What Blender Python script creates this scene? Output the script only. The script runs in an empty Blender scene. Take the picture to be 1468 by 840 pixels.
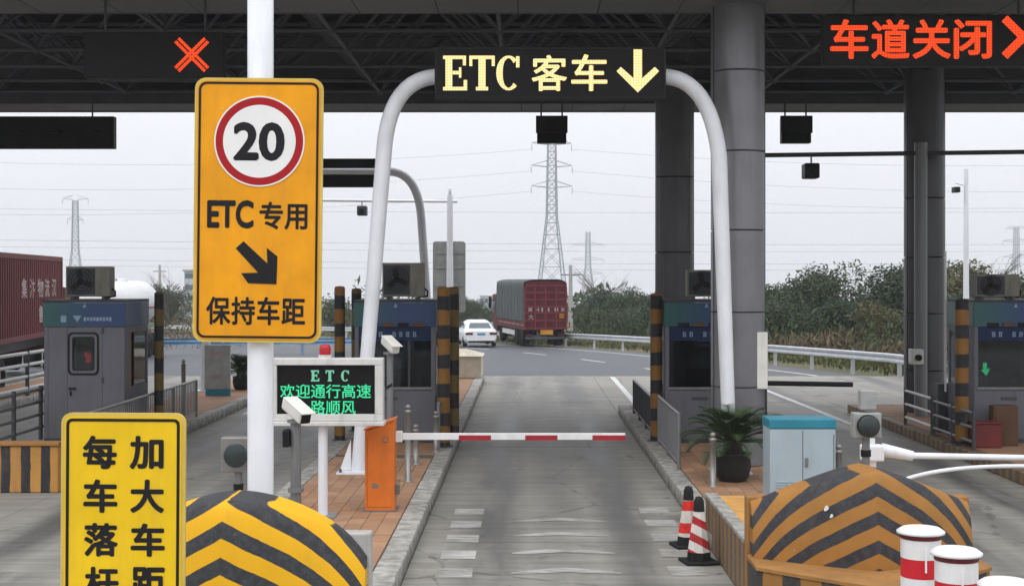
import bpy, bmesh, math, random
from mathutils import Vector, Matrix
R = math.radians
random.seed(7)
scene = bpy.context.scene
COL = scene.collection

# ------------------------------------------------------------------ camera, sky, light, exposure
F, H = 2000.0, 3.2                     # focal length in photo pixels, eye height in metres
cam_d = bpy.data.cameras.new('camera')
cam_d.sensor_width = 36.0
cam_d.lens = 36.0 * F / 1468.0
cam_d.shift_x = -21.0 / 1468.0
cam_d.shift_y = -20.0 / 1468.0
cam_d.clip_start, cam_d.clip_end = 0.1, 6000.0
cam = bpy.data.objects.new('camera', cam_d)
COL.objects.link(cam)
cam.location = (0, 0, H)
cam.rotation_euler = (R(90), 0, 0)
scene.camera = cam

SUN_EL, SUN_AZ = 52.0, 205.0           # a veiled sun, high and behind the camera
world = bpy.data.worlds.new('World')
scene.world = world
world.use_nodes = True
wn, wl = world.node_tree.nodes, world.node_tree.links
wn.clear()
w_out = wn.new('ShaderNodeOutputWorld')
w_bg = wn.new('ShaderNodeBackground')
w_sky = wn.new('ShaderNodeTexSky')
w_sky.sky_type = 'NISHITA'
w_sky.sun_disc = False
w_sky.sun_elevation = R(SUN_EL)
w_sky.sun_rotation = R(SUN_AZ)
w_sky.dust_density = 4.0
w_sc = wn.new('ShaderNodeVectorMath'); w_sc.operation = 'SCALE'; w_sc.inputs['Scale'].default_value = 0.05
wl.new(w_sky.outputs[0], w_sc.inputs[0])
# overcast cloud deck: about three times as bright overhead as at the horizon
w_tc = wn.new('ShaderNodeTexCoord')
w_sep = wn.new('ShaderNodeSeparateXYZ'); wl.new(w_tc.outputs['Generated'], w_sep.inputs[0])
w_up = wn.new('ShaderNodeMath'); w_up.operation = 'MAXIMUM'; w_up.inputs[1].default_value = 0.0
wl.new(w_sep.outputs['Z'], w_up.inputs[0])
w_cie = wn.new('ShaderNodeMath'); w_cie.operation = 'MULTIPLY_ADD'
w_cie.inputs[1].default_value = 1.5; w_cie.inputs[2].default_value = 0.97
wl.new(w_up.outputs[0], w_cie.inputs[0])
w_noise = wn.new('ShaderNodeTexNoise'); w_noise.inputs['Scale'].default_value = 2.2; w_noise.inputs['Detail'].default_value = 4
wl.new(w_tc.outputs['Generated'], w_noise.inputs['Vector'])
w_nm = wn.new('ShaderNodeMath'); w_nm.operation = 'MULTIPLY_ADD'; w_nm.inputs[1].default_value = 0.10; w_nm.inputs[2].default_value = 0.95
wl.new(w_noise.outputs['Fac'], w_nm.inputs[0])
w_mul = wn.new('ShaderNodeMath'); w_mul.operation = 'MULTIPLY'
wl.new(w_cie.outputs[0], w_mul.inputs[0]); wl.new(w_nm.outputs[0], w_mul.inputs[1])
w_cl = wn.new('ShaderNodeVectorMath'); w_cl.operation = 'SCALE'; w_cl.inputs[0].default_value = (0.94, 0.955, 1.0)
wl.new(w_mul.outputs[0], w_cl.inputs['Scale'])
w_mix = wn.new('ShaderNodeMix'); w_mix.data_type = 'RGBA'; w_mix.inputs['Factor'].default_value = 0.92
wl.new(w_sc.outputs[0], w_mix.inputs['A']); wl.new(w_cl.outputs[0], w_mix.inputs['B'])
wl.new(w_mix.outputs['Result'], w_bg.inputs['Color'])
w_bg.inputs['Strength'].default_value = 1.0
wl.new(w_bg.outputs[0], w_out.inputs['Surface'])

sun_d = bpy.data.lights.new('sun', 'SUN')
sun_d.energy = 0.7
sun_d.angle = R(45)
sun_d.color = (1.0, 0.97, 0.92)
sun = bpy.data.objects.new('sun', sun_d)
COL.objects.link(sun)
sun.rotation_euler = (R(90 - SUN_EL), 0, R(-22))

scene.view_settings.view_transform = 'Standard'
scene.view_settings.look = 'None'
scene.view_settings.gamma = 1.0
scene.view_settings.exposure = 0.0
scene.cycles.max_bounces = 5
scene.cycles.diffuse_bounces = 3
scene.cycles.glossy_bounces = 2
scene.cycles.transmission_bounces = 2
scene.cycles.transparent_max_bounces = 8
scene.cycles.volume_bounces = 0

# ------------------------------------------------------------------ helpers
def X(px, D): return (px - 755.0) * D / F
def Z(py, D): return H - (py - 400.0) * D / F
def GZ(y): return 0.0 if y < 46 else -0.02 * (y - 46)     # the land falls away beyond the plaza

class NT:
    def __init__(s, name):
        s.m = bpy.data.materials.new(name); s.m.use_nodes = True
        s.n, s.l = s.m.node_tree.nodes, s.m.node_tree.links
        s.b = s.n['Principled BSDF']; s.out = s.n['Material Output']
        s._tc = None
    def add(s, t, **kw):
        n = s.n.new(t)
        for k, v in kw.items(): setattr(n, k, v)
        return n
    def tc(s, kind='Object'):
        if not s._tc: s._tc = s.add('ShaderNodeTexCoord')
        return s._tc.outputs[kind]
    def sin(s, node, key, v):
        if isinstance(v, (int, float, tuple, list)):
            if isinstance(v, (tuple, list)) and len(v) == 3 and node.inputs[key].type == 'RGBA': v = (*v, 1)
            node.inputs[key].default_value = v
        else: s.l.new(v, node.inputs[key])
    def math(s, op, a, b=0.0, c=0.0, clamp=False):
        n = s.add('ShaderNodeMath', operation=op); n.use_clamp = clamp
        for i, v in enumerate((a, b, c)): s.sin(n, i, v)
        return n.outputs[0]
    def sep(s, v):
        n = s.add('ShaderNodeSeparateXYZ'); s.l.new(v, n.inputs[0]); return n.outputs
    def mapping(s, v, scale=(1, 1, 1), loc=(0, 0, 0)):
        n = s.add('ShaderNodeMapping'); s.l.new(v, n.inputs[0])
        n.inputs['Scale'].default_value = scale; n.inputs['Location'].default_value = loc
        return n.outputs[0]
    def noise(s, scale, detail=4, rough=0.55, v=None, dist=0.0):
        n = s.add('ShaderNodeTexNoise')
        n.inputs['Scale'].default_value = scale; n.inputs['Detail'].default_value = detail
        n.inputs['Roughness'].default_value = rough; n.inputs['Distortion'].default_value = dist
        s.l.new(v if v is not None else s.tc(), n.inputs['Vector'])
        return n.outputs['Fac']
    def ramp(s, v, a, b):
        n = s.add('ShaderNodeMapRange'); n.clamp = True
        s.sin(n, 'Value', v); n.inputs['From Min'].default_value = a; n.inputs['From Max'].default_value = b
        return n.outputs[0]
    def mix(s, f, a, b, mode='MIX'):
        n = s.add('ShaderNodeMix', data_type='RGBA', blend_type=mode)
        for k, v in (('Factor', f), ('A', a), ('B', b)):
            if k == 'Factor':
                s.sin(n, 0, v)
            else:
                sock = n.inputs[6 if k == 'A' else 7]
                if isinstance(v, (tuple, list)): sock.default_value = (*v[:3], 1)
                else: s.l.new(v, sock)
        return n.outputs[2]
    def bump(s, h, strength=0.2, dist=0.01):
        n = s.add('ShaderNodeBump'); n.inputs['Strength'].default_value = strength; n.inputs['Distance'].default_value = dist
        s.l.new(h, n.inputs['Height']); s.l.new(n.outputs[0], s.b.inputs['Normal'])
    def rnd(s): return s.add('ShaderNodeObjectInfo').outputs['Random']
    def col(s, v): s.sin(s.b, 'Base Color', v)
    def rough(s, v): s.sin(s.b, 'Roughness', v)

MATS = {}
def pmat(name, c, rough=0.5, metal=0.0, var=0.25, scale=3.0, bump=0.0, dirt=0.0, dirt_col=(0.09, 0.075, 0.06), spec=None, bscale=40.0):
    """paint / metal / stone with mottling, streaked dirt and a little relief"""
    t = NT(name)
    base = tuple(c)
    n = t.noise(scale, 5)
    dark = tuple(x * (1 - var) for x in base); lite = tuple(min(1, x * (1 + var * 0.6)) for x in base)
    k = t.mix(t.ramp(n, 0.3, 0.7), dark, lite)
    if dirt:
        st = t.noise(1.0, 6, 0.65, t.mapping(t.tc(), (7, 7, 1.2)))
        k = t.mix(t.math('MULTIPLY', t.ramp(st, 0.48, 0.75), dirt), k, dirt_col)
    t.col(k)
    t.rough(t.math('MULTIPLY_ADD', n, 0.25, rough - 0.12))
    t.b.inputs['Metallic'].default_value = metal
    if spec is None: spec = 0.16 if name.startswith(('sign_', 'led', 'black', 'roof', 'truss', 'soffit', 'band', 'booth', 'truck', 'tarp', 'container', 'interior', 'rubber')) else 0.35
    t.b.inputs['Specular IOR Level'].default_value = spec
    if bump: t.bump(t.noise(bscale, 4), bump, 0.01)
    MATS[name] = t.m
    return t.m
def emat(name, c, strength):
    t = NT(name)
    t.col((0.0, 0.0, 0.0)); t.b.inputs['Specular IOR Level'].default_value = 0.0; t.sin(t.b, 'Emission Color', c); t.b.inputs['Emission Strength'].default_value = strength
    MATS[name] = t.m
    return t.m

def led_mat(name, core, gap, strength, pitch):
    """lit display print made of separate diodes"""
    t = NT(name)
    x, y, z = t.sep(t.tc())[:3]
    dx = t.math('SUBTRACT', t.math('FRACT', t.math('DIVIDE', x, pitch)), 0.5)
    dz = t.math('SUBTRACT', t.math('FRACT', t.math('DIVIDE', z, pitch)), 0.5)
    r = t.math('SQRT', t.math('ADD', t.math('MULTIPLY', dx, dx), t.math('MULTIPLY', dz, dz)))
    k = t.math("SUBTRACT", 1.0, t.ramp(r, 0.28, 0.62))
    k = t.math('MULTIPLY', k, t.math('MULTIPLY_ADD', t.noise(1.0 / pitch * 0.5, 2), 0.5, 0.72))
    t.col((0.0, 0.0, 0.0)); t.b.inputs['Specular IOR Level'].default_value = 0.0
    t.sin(t.b, 'Emission Color', t.mix(k, gap, core)); t.b.inputs['Emission Strength'].default_value = strength
    MATS[name] = t.m
class MB:
    """collects shapes; build() links them as one mesh object"""
    def __init__(s): s.v, s.f, s.sm = [], [], []
    def add(s, vs, fs, smooth=False):
        o = len(s.v); s.v += [tuple(v) for v in vs]; s.f += [tuple(i + o for i in f) for f in fs]; s.sm += [smooth] * len(fs); return s
    def box(s, x0, x1, y0, y1, z0, z1, m=None):
        vs = [Vector((x, y, z)) for z in (z0, z1) for y in (y0, y1) for x in (x0, x1)]
        if m: vs = [m @ v for v in vs]
        return s.add(vs, [(0, 2, 3, 1), (4, 5, 7, 6), (0, 1, 5, 4), (2, 6, 7, 3), (0, 4, 6, 2), (1, 3, 7, 5)])
    def cyl(s, p0, p1, r0, r1=None, n=12, cap=True):
        return s.tube([p0, p1], [r0, r0 if r1 is None else r1], n, cap)
    def tube(s, pts, r, n=10, cap=True, up=None):
        pts = [Vector(p) for p in pts]
        rs = r if isinstance(r, (list, tuple)) else [r] * len(pts)
        vs, fs = [], []
        d0 = (pts[1] - pts[0]).normalized()
        a = (Vector((0, 0, 1)) if abs(d0.z) < 0.9 else Vector((1, 0, 0))).cross(d0).normalized()
        for i, p in enumerate(pts):
            d = (pts[min(i + 1, len(pts) - 1)] - pts[max(i - 1, 0)]).normalized()
            a = (a - d * a.dot(d)).normalized(); b = d.cross(a)
            for k in range(n):
                t = 2 * math.pi * k / n
                vs.append(p + (a * math.cos(t) + b * math.sin(t)) * rs[i])
        for i in range(len(pts) - 1):
            for k in range(n):
                k2 = (k + 1) % n
                fs.append((i * n + k, i * n + k2, (i + 1) * n + k2, (i + 1) * n + k))
        s.add(vs, fs, n > 5)
        if cap:
            m = len(pts) - 1
            s.add(vs[:n], [tuple(reversed(range(n)))]); s.add(vs[m * n:], [tuple(range(n))])
        return s
    def lathe(s, prof, n=20, c=(0, 0, 0), smooth=True, sx=1, sy=1):
        vs, fs = [], []
        for r, z in prof:
            for k in range(n):
                t = 2 * math.pi * k / n
                vs.append((c[0] + r * sx * math.cos(t), c[1] + r * sy * math.sin(t), c[2] + z))
        for i in range(len(prof) - 1):
            for k in range(n):
                k2 = (k + 1) % n
                fs.append((i * n + k, i * n + k2, (i + 1) * n + k2, (i + 1) * n + k))
        s.add(vs, fs, smooth)
        m = len(prof) - 1
        if prof[0][0] > 1e-4: s.add(vs[:n], [tuple(reversed(range(n)))])
        if prof[m][0] > 1e-4: s.add(vs[m * n:], [tuple(range(n))])
        return s
    def prism(s, poly, axis, a, b):
        """polygon in the two other axes, extruded along axis from a to b"""
        n = len(poly)
        def P(p, t): return {'x': (t, p[0], p[1]), 'y': (p[0], t, p[1]), 'z': (p[0], p[1], t)}[axis]
        vs = [P(p, a) for p in poly] + [P(p, b) for p in poly]
        fs = [tuple(range(n)), tuple(reversed(range(n, 2 * n)))] + [(i, n + i, n + (i + 1) % n, (i + 1) % n) for i in range(n)]
        return s.add(vs, fs)
    def mesh(s, name, mat, fixn=True):
        me = bpy.data.meshes.new(name)
        me.from_pydata(s.v, [], s.f)
        me.polygons.foreach_set('use_smooth', s.sm)
        if fixn:
            bm = bmesh.new(); bm.from_mesh(me)
            bmesh.ops.recalc_face_normals(bm, faces=bm.faces); bm.to_mesh(me); bm.free()
        if mat: me.materials.append(M[mat] if isinstance(mat, str) else mat)
        me.update()
        return me
    def build(s, name, mat, parent=None, bevel=0.0, loc=None, fixn=True):
        return place(name, s.mesh(name, mat, fixn), parent, loc, bevel=bevel)
def place(name, me, parent=None, loc=None, rot=None, scale=None, bevel=0.0):
    o = bpy.data.objects.new(name, me); COL.objects.link(o)
    if parent: o.parent = parent
    if loc: o.location = loc
    if rot: o.rotation_euler = rot
    if scale: o.scale = scale
    if bevel:
        b = o.modifiers.new('bevel', 'BEVEL'); b.width = bevel; b.segments = 2; b.limit_method = 'ANGLE'; b.angle_limit = R(40)
    return o
def tag(o, label=None, cat=None, group=None, kind=None):
    for k, v in (('label', label), ('category', cat), ('group', group), ('kind', kind)):
        if v: o[k] = v
    return o
def thing(name, label, cat, loc=(0, 0, 0), rz=0.0, group=None):
    o = bpy.data.objects.new(name, None); COL.objects.link(o)
    o.location = loc; o.rotation_euler = (0, 0, rz); o.empty_display_size = 0.2
    return tag(o, label, cat, group)
def struct(name, label, cat=None, loc=(0, 0, 0)):
    o = bpy.data.objects.new(name, None); COL.objects.link(o); o.location = loc
    return tag(o, label, cat, None, 'structure')
def dup(root, loc, label, rz=None, scale=None, group=None):
    r = root.copy(); COL.objects.link(r); r.location = loc; r['label'] = label
    if rz is not None: r.rotation_euler = (0, 0, rz)
    if scale: r.scale = (scale,) * 3
    if group: r['group'] = group
    for ch in list(root.children):
        c = ch.copy(); COL.objects.link(c); c.parent = r
        for g in list(ch.children):
            d = g.copy(); COL.objects.link(d); d.parent = c
    return r
def box(name, mat, parent, x0, x1, y0, y1, z0, z1, bevel=0.0):
    return MB().box(x0, x1, y0, y1, z0, z1).build(name, mat, parent, bevel)
_rod = {}
def rod(name, p0, p1, r, mat, parent, n=8):
    """a straight bar that shares one unit cylinder per material"""
    k = (mat, n)
    if k not in _rod: _rod[k] = MB().cyl((0, 0, 0), (0, 0, 1), 1, n=n).mesh('rod', mat)
    p0, p1 = Vector(p0), Vector(p1); d = p1 - p0
    o = place(name, _rod[k], parent)
    o.matrix_local = Matrix.Translation(p0) @ d.to_track_quat('Z', 'Y').to_matrix().to_4x4() @ Matrix.Diagonal((r, r, d.length, 1))
    return o
def bez(p0, p1, p2, n=10):
    p0, p1, p2 = map(Vector, (p0, p1, p2))
    return [p0 * (1 - t) ** 2 + p1 * 2 * t * (1 - t) + p2 * t * t for t in [i / n for i in range(n + 1)]]
def rrect(w, h, r, n=6, cx=0, cz=0):
    pts = []
    for sx, sz, a0 in ((1, 1, 0), (-1, 1, 90), (-1, -1, 180), (1, -1, 270)):
        for i in range(n + 1):
            a = R(a0 + 90 * i / n)
            pts.append((cx + sx * (w / 2 - r) + r * math.cos(a), cz + sz * (h / 2 - r) + r * math.sin(a)))
    return pts
def ring_prism(mb, outer, inner, y0, y1):
    """frame between two outlines with the same number of points, in x and z, between y0 and y1"""
    n = len(outer)
    vs = [(p[0], y, p[1]) for y in (y0, y1) for pl in (outer, inner) for p in pl]
    fs = []
    for i in range(n):
        j = (i + 1) % n
        fs += [(i, j, n + j, n + i), (2 * n + i, 3 * n + i, 3 * n + j, 2 * n + j), (i, 2 * n + i, 2 * n + j, j), (n + i, n + j, 3 * n + j, 3 * n + i)]
    mb.add(vs, fs)
    return mb
def lettering(name, s, mat, parent, x0, x1, z0, z1, y, bold=0.0, spacing=1.0, ext=0.003, rz=0.0, flat=True):
    """a line of print fitted to a box in the x-z plane, facing -y"""
    cu = bpy.data.curves.new(name, 'FONT'); cu.body = s; cu.size = 1.0; cu.offset = 0.0; cu.space_character = spacing; cu.extrude = 0.0; cu.resolution_u = 4
    t = bpy.data.objects.new(name, cu); COL.objects.link(t)
    bpy.context.view_layer.update()
    me = bpy.data.meshes.new_from_object(t.evaluated_get(bpy.context.evaluated_depsgraph_get()))
    bpy.data.objects.remove(t); bpy.data.curves.remove(cu)
    if bold:                                             # heavier strokes: the outline laid down again, shifted a hair, each copy a hair deeper
        b0 = bmesh.new()
        for q in range(9):
            d_ = Vector((0, 0, 0)) if q == 8 else Vector((math.cos(q * math.pi / 4) * bold, math.sin(q * math.pi / 4) * bold, -0.0004 * (q + 1)))
            me.transform(Matrix.Translation(d_)); b0.from_mesh(me); me.transform(Matrix.Translation(-d_))
        b0.to_mesh(me); b0.free()
    xs = [v.co.x for v in me.vertices]; ys = [v.co.y for v in me.vertices]
    ax, bx, ay, by = min(xs), max(xs), min(ys), max(ys)
    for v in me.vertices:
        v.co = Vector((x0 + (v.co.x - ax) / (bx - ax) * (x1 - x0), y - v.co.z, z0 + (v.co.y - ay) / (by - ay) * (z1 - z0)))
    me.materials.clear(); me.materials.append(M[mat])
    bm = bmesh.new(); bm.from_mesh(me)
    for f in bm.faces:
        f.normal_update()
        if f.normal.y > 0: f.normal_flip()
    bm.to_mesh(me); bm.free(); me.name = name
    return place(name, me, parent)
M = MATS
# ------------------------------------------------------------------ materials
def make_concrete():
    t = NT('concrete_slab')
    g = t.add('ShaderNodeNewGeometry').outputs['Position']
    streak = t.noise(1.0, 6, 0.7, t.mapping(g, (0.35, 5.5, 1)))
    fine = t.noise(1.0, 3, 0.6, t.mapping(g, (3, 40, 1)))
    big = t.noise(0.35, 4, 0.6, g)
    c = t.mix(t.ramp(streak, 0.3, 0.72), (0.175, 0.167, 0.145), (0.34, 0.327, 0.288))
    c = t.mix(t.math('MULTIPLY', t.ramp(big, 0.45, 0.75), 0.5), c, (0.13, 0.125, 0.112))
    c = t.mix(t.math('MULTIPLY', t.ramp(fine, 0.5, 0.8), 0.28), c, (0.40, 0.385, 0.345))
    # rubber laid down by wheels: two tracks per lane and an oil-dark middle, every 5.7 m
    x = t.sep(g)[0]; y = t.sep(g)[1]
    ph = t.math('SUBTRACT', t.math('MODULO', t.math('ADD', x, 30.92), 5.7), 2.85)
    d1 = t.math('ABSOLUTE', t.math('SUBTRACT', t.math('ABSOLUTE', ph), 0.86))
    track = t.math('SUBTRACT', 1.0, t.ramp(d1, 0.12, 0.5))
    mid = t.math('MULTIPLY', t.math('SUBTRACT', 1.0, t.ramp(t.math('ABSOLUTE', ph), 0.1, 0.45)), 0.55)
    wear = t.math('MAXIMUM', track, mid)
    wn_ = t.noise(1.0, 5, 0.6, t.mapping(g, (1.4, 0.22, 1)))
    inlane = t.ramp(y, 13, 20)
    wear = t.math('MULTIPLY', t.math('MULTIPLY', wear, t.ramp(wn_, 0.27, 0.55)), t.math('MULTIPLY_ADD', inlane, 0.32, 0.62))
    c = t.mix(t.math('MULTIPLY', wear, 0.92), c, (0.052, 0.051, 0.050))
    blot = t.ramp(t.noise(0.55, 5, 0.7, t.mapping(g, (1, 0.5, 1), (3.1, 7.7, 0))), 0.55, 0.66)
    c = t.mix(t.math('MULTIPLY', blot, 0.55), c, (0.075, 0.072, 0.068))
    oil = t.ramp(t.noise(3.2, 3, 0.5, g), 0.70, 0.74)
    c = t.mix(t.math('MULTIPLY', oil, 0.6), c, (0.05, 0.048, 0.045))
    crack = t.add('ShaderNodeTexVoronoi', feature='DISTANCE_TO_EDGE'); crack.inputs['Scale'].default_value = 0.33
    t.l.new(t.mapping(g, (1, 0.8, 1)), crack.inputs['Vector'])
    ck = t.math('SUBTRACT', 1.0, t.ramp(t.math('ADD', crack.outputs[0], t.math('MULTIPLY', t.noise(2.2, 5, 0.7, g), 0.06)), 0.030, 0.036))
    c = t.mix(t.math('MULTIPLY', ck, 0.55), c, (0.06, 0.058, 0.055))
    t.col(c); t.rough(t.math('MULTIPLY_ADD', wear, -0.22, 0.72))
    t.bump(t.math('ADD', fine, streak), 0.35, 0.008)
    MATS['concrete_slab'] = t.m
make_concrete()
def make_asphalt():
    t = NT('asphalt')
    g = t.add('ShaderNodeNewGeometry').outputs['Position']
    n = t.noise(0.6, 5, 0.6, t.mapping(g, (1, 0.3, 1)))
    f = t.noise(60, 2, 0.5, g)
    c = t.mix(n, (0.030, 0.034, 0.042), (0.056, 0.061, 0.071))
    c = t.mix(t.math('MULTIPLY', t.ramp(f, 0.5, 0.8), 0.4), c, (0.085, 0.09, 0.095))
    t.col(c); t.rough(0.6); t.bump(f, 0.3, 0.006)
    MATS['asphalt'] = t.m
make_asphalt()
def make_earth():
    t = NT('earth')
    g = t.add('ShaderNodeNewGeometry').outputs['Position']
    n = t.noise(0.15, 6, 0.65, g); f = t.noise(2.5, 5, 0.7, g)
    c = t.mix(t.ramp(n, 0.35, 0.65), (0.05, 0.065, 0.022), (0.12, 0.10, 0.055))
    c = t.mix(t.math('MULTIPLY', t.ramp(f, 0.45, 0.7), 0.6), c, (0.16, 0.13, 0.075))
    t.col(c); t.rough(0.95); t.bump(f, 0.6, 0.05)
    MATS['earth'] = t.m
make_earth()
def make_marking():
    t = NT('worn_marking')
    g = t.add('ShaderNodeNewGeometry').outputs['Position']
    n = t.noise(1.0, 6, 0.75, t.mapping(g, (3, 16, 1))); m = t.noise(1.2, 4, 0.6, g)
    c = t.mix(t.ramp(t.math('ADD', t.math('MULTIPLY', n, 0.7), t.math('MULTIPLY', m, 0.5)), 0.44, 0.70), (0.50, 0.50, 0.48), (0.20, 0.19, 0.17))
    t.col(c); t.rough(0.75); MATS['worn_marking'] = t.m
make_marking()
pmat('line_white', (0.62, 0.62, 0.60), 0.6, var=0.3, scale=4, dirt=0.4)
def make_kerb():
    t = NT('kerb_concrete')
    g = t.add('ShaderNodeNewGeometry').outputs['Position']
    n = t.noise(6, 6, 0.7, g); f = t.noise(50, 3, 0.6, g); r = t.rnd()
    c = t.mix(t.ramp(n, 0.35, 0.65), (0.20, 0.19, 0.165), (0.52, 0.51, 0.475))
    c = t.mix(t.math('MULTIPLY', r, 0.35), c, (0.13, 0.12, 0.10))
    z = t.sep(g)[2]
    low = t.math('MULTIPLY', t.math('SUBTRACT', 1.0, t.ramp(z, 0.05, 0.17)), t.ramp(t.noise(4, 5, 0.7, g), 0.3, 0.6))
    c = t.mix(t.math('MULTIPLY', low, 0.8), c, (0.065, 0.06, 0.05))          # tyre scuffs on the face
    t.col(c); t.rough(0.85); t.bump(t.math('ADD', n, f), 0.6, 0.012)
    MATS['kerb_concrete'] = t.m
make_kerb()
def make_tile():
    t = NT('salmon_tile')
    g = t.add('ShaderNodeNewGeometry').outputs['Position']
    n = t.noise(3, 6, 0.65, g); f = t.noise(40, 3, 0.6, g); r = t.rnd()
    c = t.mix(r, (0.33, 0.17, 0.085), (0.44, 0.25, 0.14))
    c = t.mix(t.math('MULTIPLY', t.ramp(n, 0.42, 0.72), 0.7), c, (0.22, 0.16, 0.12))
    t.col(c); t.rough(0.85); t.bump(f, 0.3, 0.006); MATS['salmon_tile'] = t.m
make_tile()
pmat('mortar', (0.13, 0.11, 0.09), 0.95)
pmat('white_steel', (0.74, 0.76, 0.80), 0.35, var=0.10, dirt=0.30, dirt_col=(0.42, 0.40, 0.37), scale=1.5)
pmat('white_plastic', (0.72, 0.71, 0.66), 0.4, var=0.1, dirt=0.15)
pmat('frame_white', (0.62, 0.62, 0.60), 0.45, var=0.12, dirt=0.35)
pmat('galvanised', (0.42, 0.43, 0.44), 0.42, metal=0.75, var=0.25, scale=6)
pmat('stainless', (0.27, 0.26, 0.245), 0.42, metal=0.6, var=0.15, scale=5)
pmat('rail_zinc', (0.52, 0.54, 0.57), 0.4, metal=0.3, var=0.12, scale=3)
pmat('rib_red', (0.17, 0.022, 0.03), 0.5, var=0.3)
pmat('dull_steel', (0.21, 0.215, 0.22), 0.5, metal=0.4, var=0.2, scale=5, dirt=0.3)
pmat('dark_steel', (0.06, 0.062, 0.068), 0.55, metal=0.2, var=0.2)
pmat('truss_steel', (0.095, 0.10, 0.115), 0.6, var=0.2)
pmat('roof_deck', (0.012, 0.013, 0.02), 0.9, var=0.2, spec=0.2)
pmat('soffit_grey', (0.13, 0.133, 0.138), 0.55, var=0.12, scale=0.7)
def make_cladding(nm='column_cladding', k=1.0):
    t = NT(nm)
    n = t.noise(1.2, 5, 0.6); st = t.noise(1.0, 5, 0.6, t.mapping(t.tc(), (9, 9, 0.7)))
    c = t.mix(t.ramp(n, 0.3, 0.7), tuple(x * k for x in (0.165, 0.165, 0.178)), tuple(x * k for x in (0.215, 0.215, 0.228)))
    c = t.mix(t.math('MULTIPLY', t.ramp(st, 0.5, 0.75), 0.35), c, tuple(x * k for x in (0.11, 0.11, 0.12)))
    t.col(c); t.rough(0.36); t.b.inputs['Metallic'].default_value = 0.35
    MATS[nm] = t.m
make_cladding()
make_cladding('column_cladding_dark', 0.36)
pmat('black', (0.013, 0.013, 0.015), 0.45, var=0.3)
pmat('led_panel', (0.008, 0.008, 0.0085), 0.55, var=0.3, scale=20)
pmat('lamp_lens', (0.035, 0.045, 0.045), 0.18, var=0.3, scale=30)
pmat('rubber', (0.018, 0.018, 0.019), 0.8, var=0.3, bump=0.2)
pmat('sign_orange', (0.80, 0.335, 0.010), 0.5, var=0.16, scale=2.2, dirt=0.30, dirt_col=(0.45, 0.22, 0.05))
pmat('sign_yellow', (0.80, 0.52, 0.012), 0.5, var=0.12, scale=2, dirt=0.28, dirt_col=(0.45, 0.30, 0.05))
pmat('sign_edge', (0.62, 0.45, 0.10), 0.5, var=0.15)
pmat('sign_white', (0.78, 0.78, 0.77), 0.5, var=0.05)
pmat('sign_red', (0.36, 0.014, 0.018), 0.5, var=0.1)
pmat('sign_black', (0.014, 0.014, 0.017), 0.5, var=0.2)
pmat('sign_back', (0.34, 0.36, 0.35), 0.5, metal=0.3, var=0.2, dirt=0.3)
pmat('barrier_orange', (0.72, 0.175, 0.02), 0.42, var=0.12, dirt=0.35, dirt_col=(0.3, 0.1, 0.03))
pmat('reflector_red', (0.33, 0.016, 0.025), 0.4, var=0.15)
pmat('cabinet_blue', (0.36, 0.45, 0.50), 0.5, var=0.1, dirt=0.2, dirt_col=(0.22, 0.25, 0.26), scale=1.5)
pmat('cabinet_teal', (0.02, 0.20, 0.28), 0.45, var=0.15)
pmat('beacon_red', (0.45, 0.012, 0.02), 0.25)
pmat('cone_red', (0.50, 0.025, 0.018), 0.5, var=0.2, dirt=0.3)
pmat('post_red', (0.55, 0.012, 0.022), 0.38, var=0.1, dirt=0.12)
pmat('post_white', (0.74, 0.74, 0.74), 0.4, var=0.08, dirt=0.18)
pmat('post_maroon', (0.13, 0.012, 0.018), 0.5)
pmat('booth_grey', (0.135, 0.138, 0.158), 0.5, metal=0.1, var=0.1, dirt=0.3, scale=1.5)
pmat('booth_dark', (0.05, 0.052, 0.06), 0.5, var=0.2)
pmat('band_navy', (0.010, 0.022, 0.062), 0.45, var=0.15)
pmat('print_pale', (0.22, 0.30, 0.40), 0.5)
pmat('ac_beige', (0.17, 0.165, 0.13), 0.6, var=0.2, dirt=0.5, dirt_col=(0.07, 0.065, 0.05))
pmat('interior', (0.16, 0.15, 0.14), 0.8, var=0.3)
pmat('cream_block', (0.62, 0.56, 0.45), 0.8, var=0.15, dirt=0.3, bump=0.2)
pmat('concrete_plain', (0.42, 0.41, 0.39), 0.85, var=0.2, dirt=0.4, bump=0.3)
pmat('asphalt_patch', (0.05, 0.05, 0.052), 0.7)
pmat('container_red', (0.135, 0.030, 0.034), 0.55, var=0.2, dirt=0.35, scale=1.5)
pmat('tank_white', (0.66, 0.67, 0.67), 0.35, var=0.08, dirt=0.2)
pmat('tank_red', (0.30, 0.025, 0.025), 0.45)
pmat('tank_green', (0.13, 0.21, 0.13), 0.5)
pmat('tarp_grey', (0.075, 0.088, 0.088), 0.7, var=0.25, scale=2, bump=0.4, bscale=3)
pmat('truck_red', (0.085, 0.012, 0.018), 0.5, var=0.2, dirt=0.35)
pmat('plate_yellow', (0.50, 0.22, 0.02), 0.5)
pmat('faded_print', (0.38, 0.29, 0.29), 0.6)
pmat('car_white', (0.72, 0.73, 0.74), 0.25, var=0.04, dirt=0.06)
pmat('lamp_red', (0.06, 0.008, 0.01), 0.25)
pmat('blue_plate', (0.10, 0.22, 0.40), 0.5)
pmat('bark', (0.075, 0.058, 0.042), 0.9, var=0.4, bump=0.5)
pmat('palm_trunk', (0.045, 0.035, 0.025), 0.95, var=0.4, bump=0.6)
pmat('pot_black', (0.018, 0.018, 0.018), 0.6, var=0.3)
pmat('pylon_steel', (0.20, 0.25, 0.28), 0.6, metal=0.2)
pmat('wire', (0.10, 0.10, 0.11), 0.7)
pmat('wall_pale', (0.46, 0.50, 0.54), 0.8, var=0.1)
pmat('wall_window', (0.10, 0.14, 0.18), 0.3)
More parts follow.
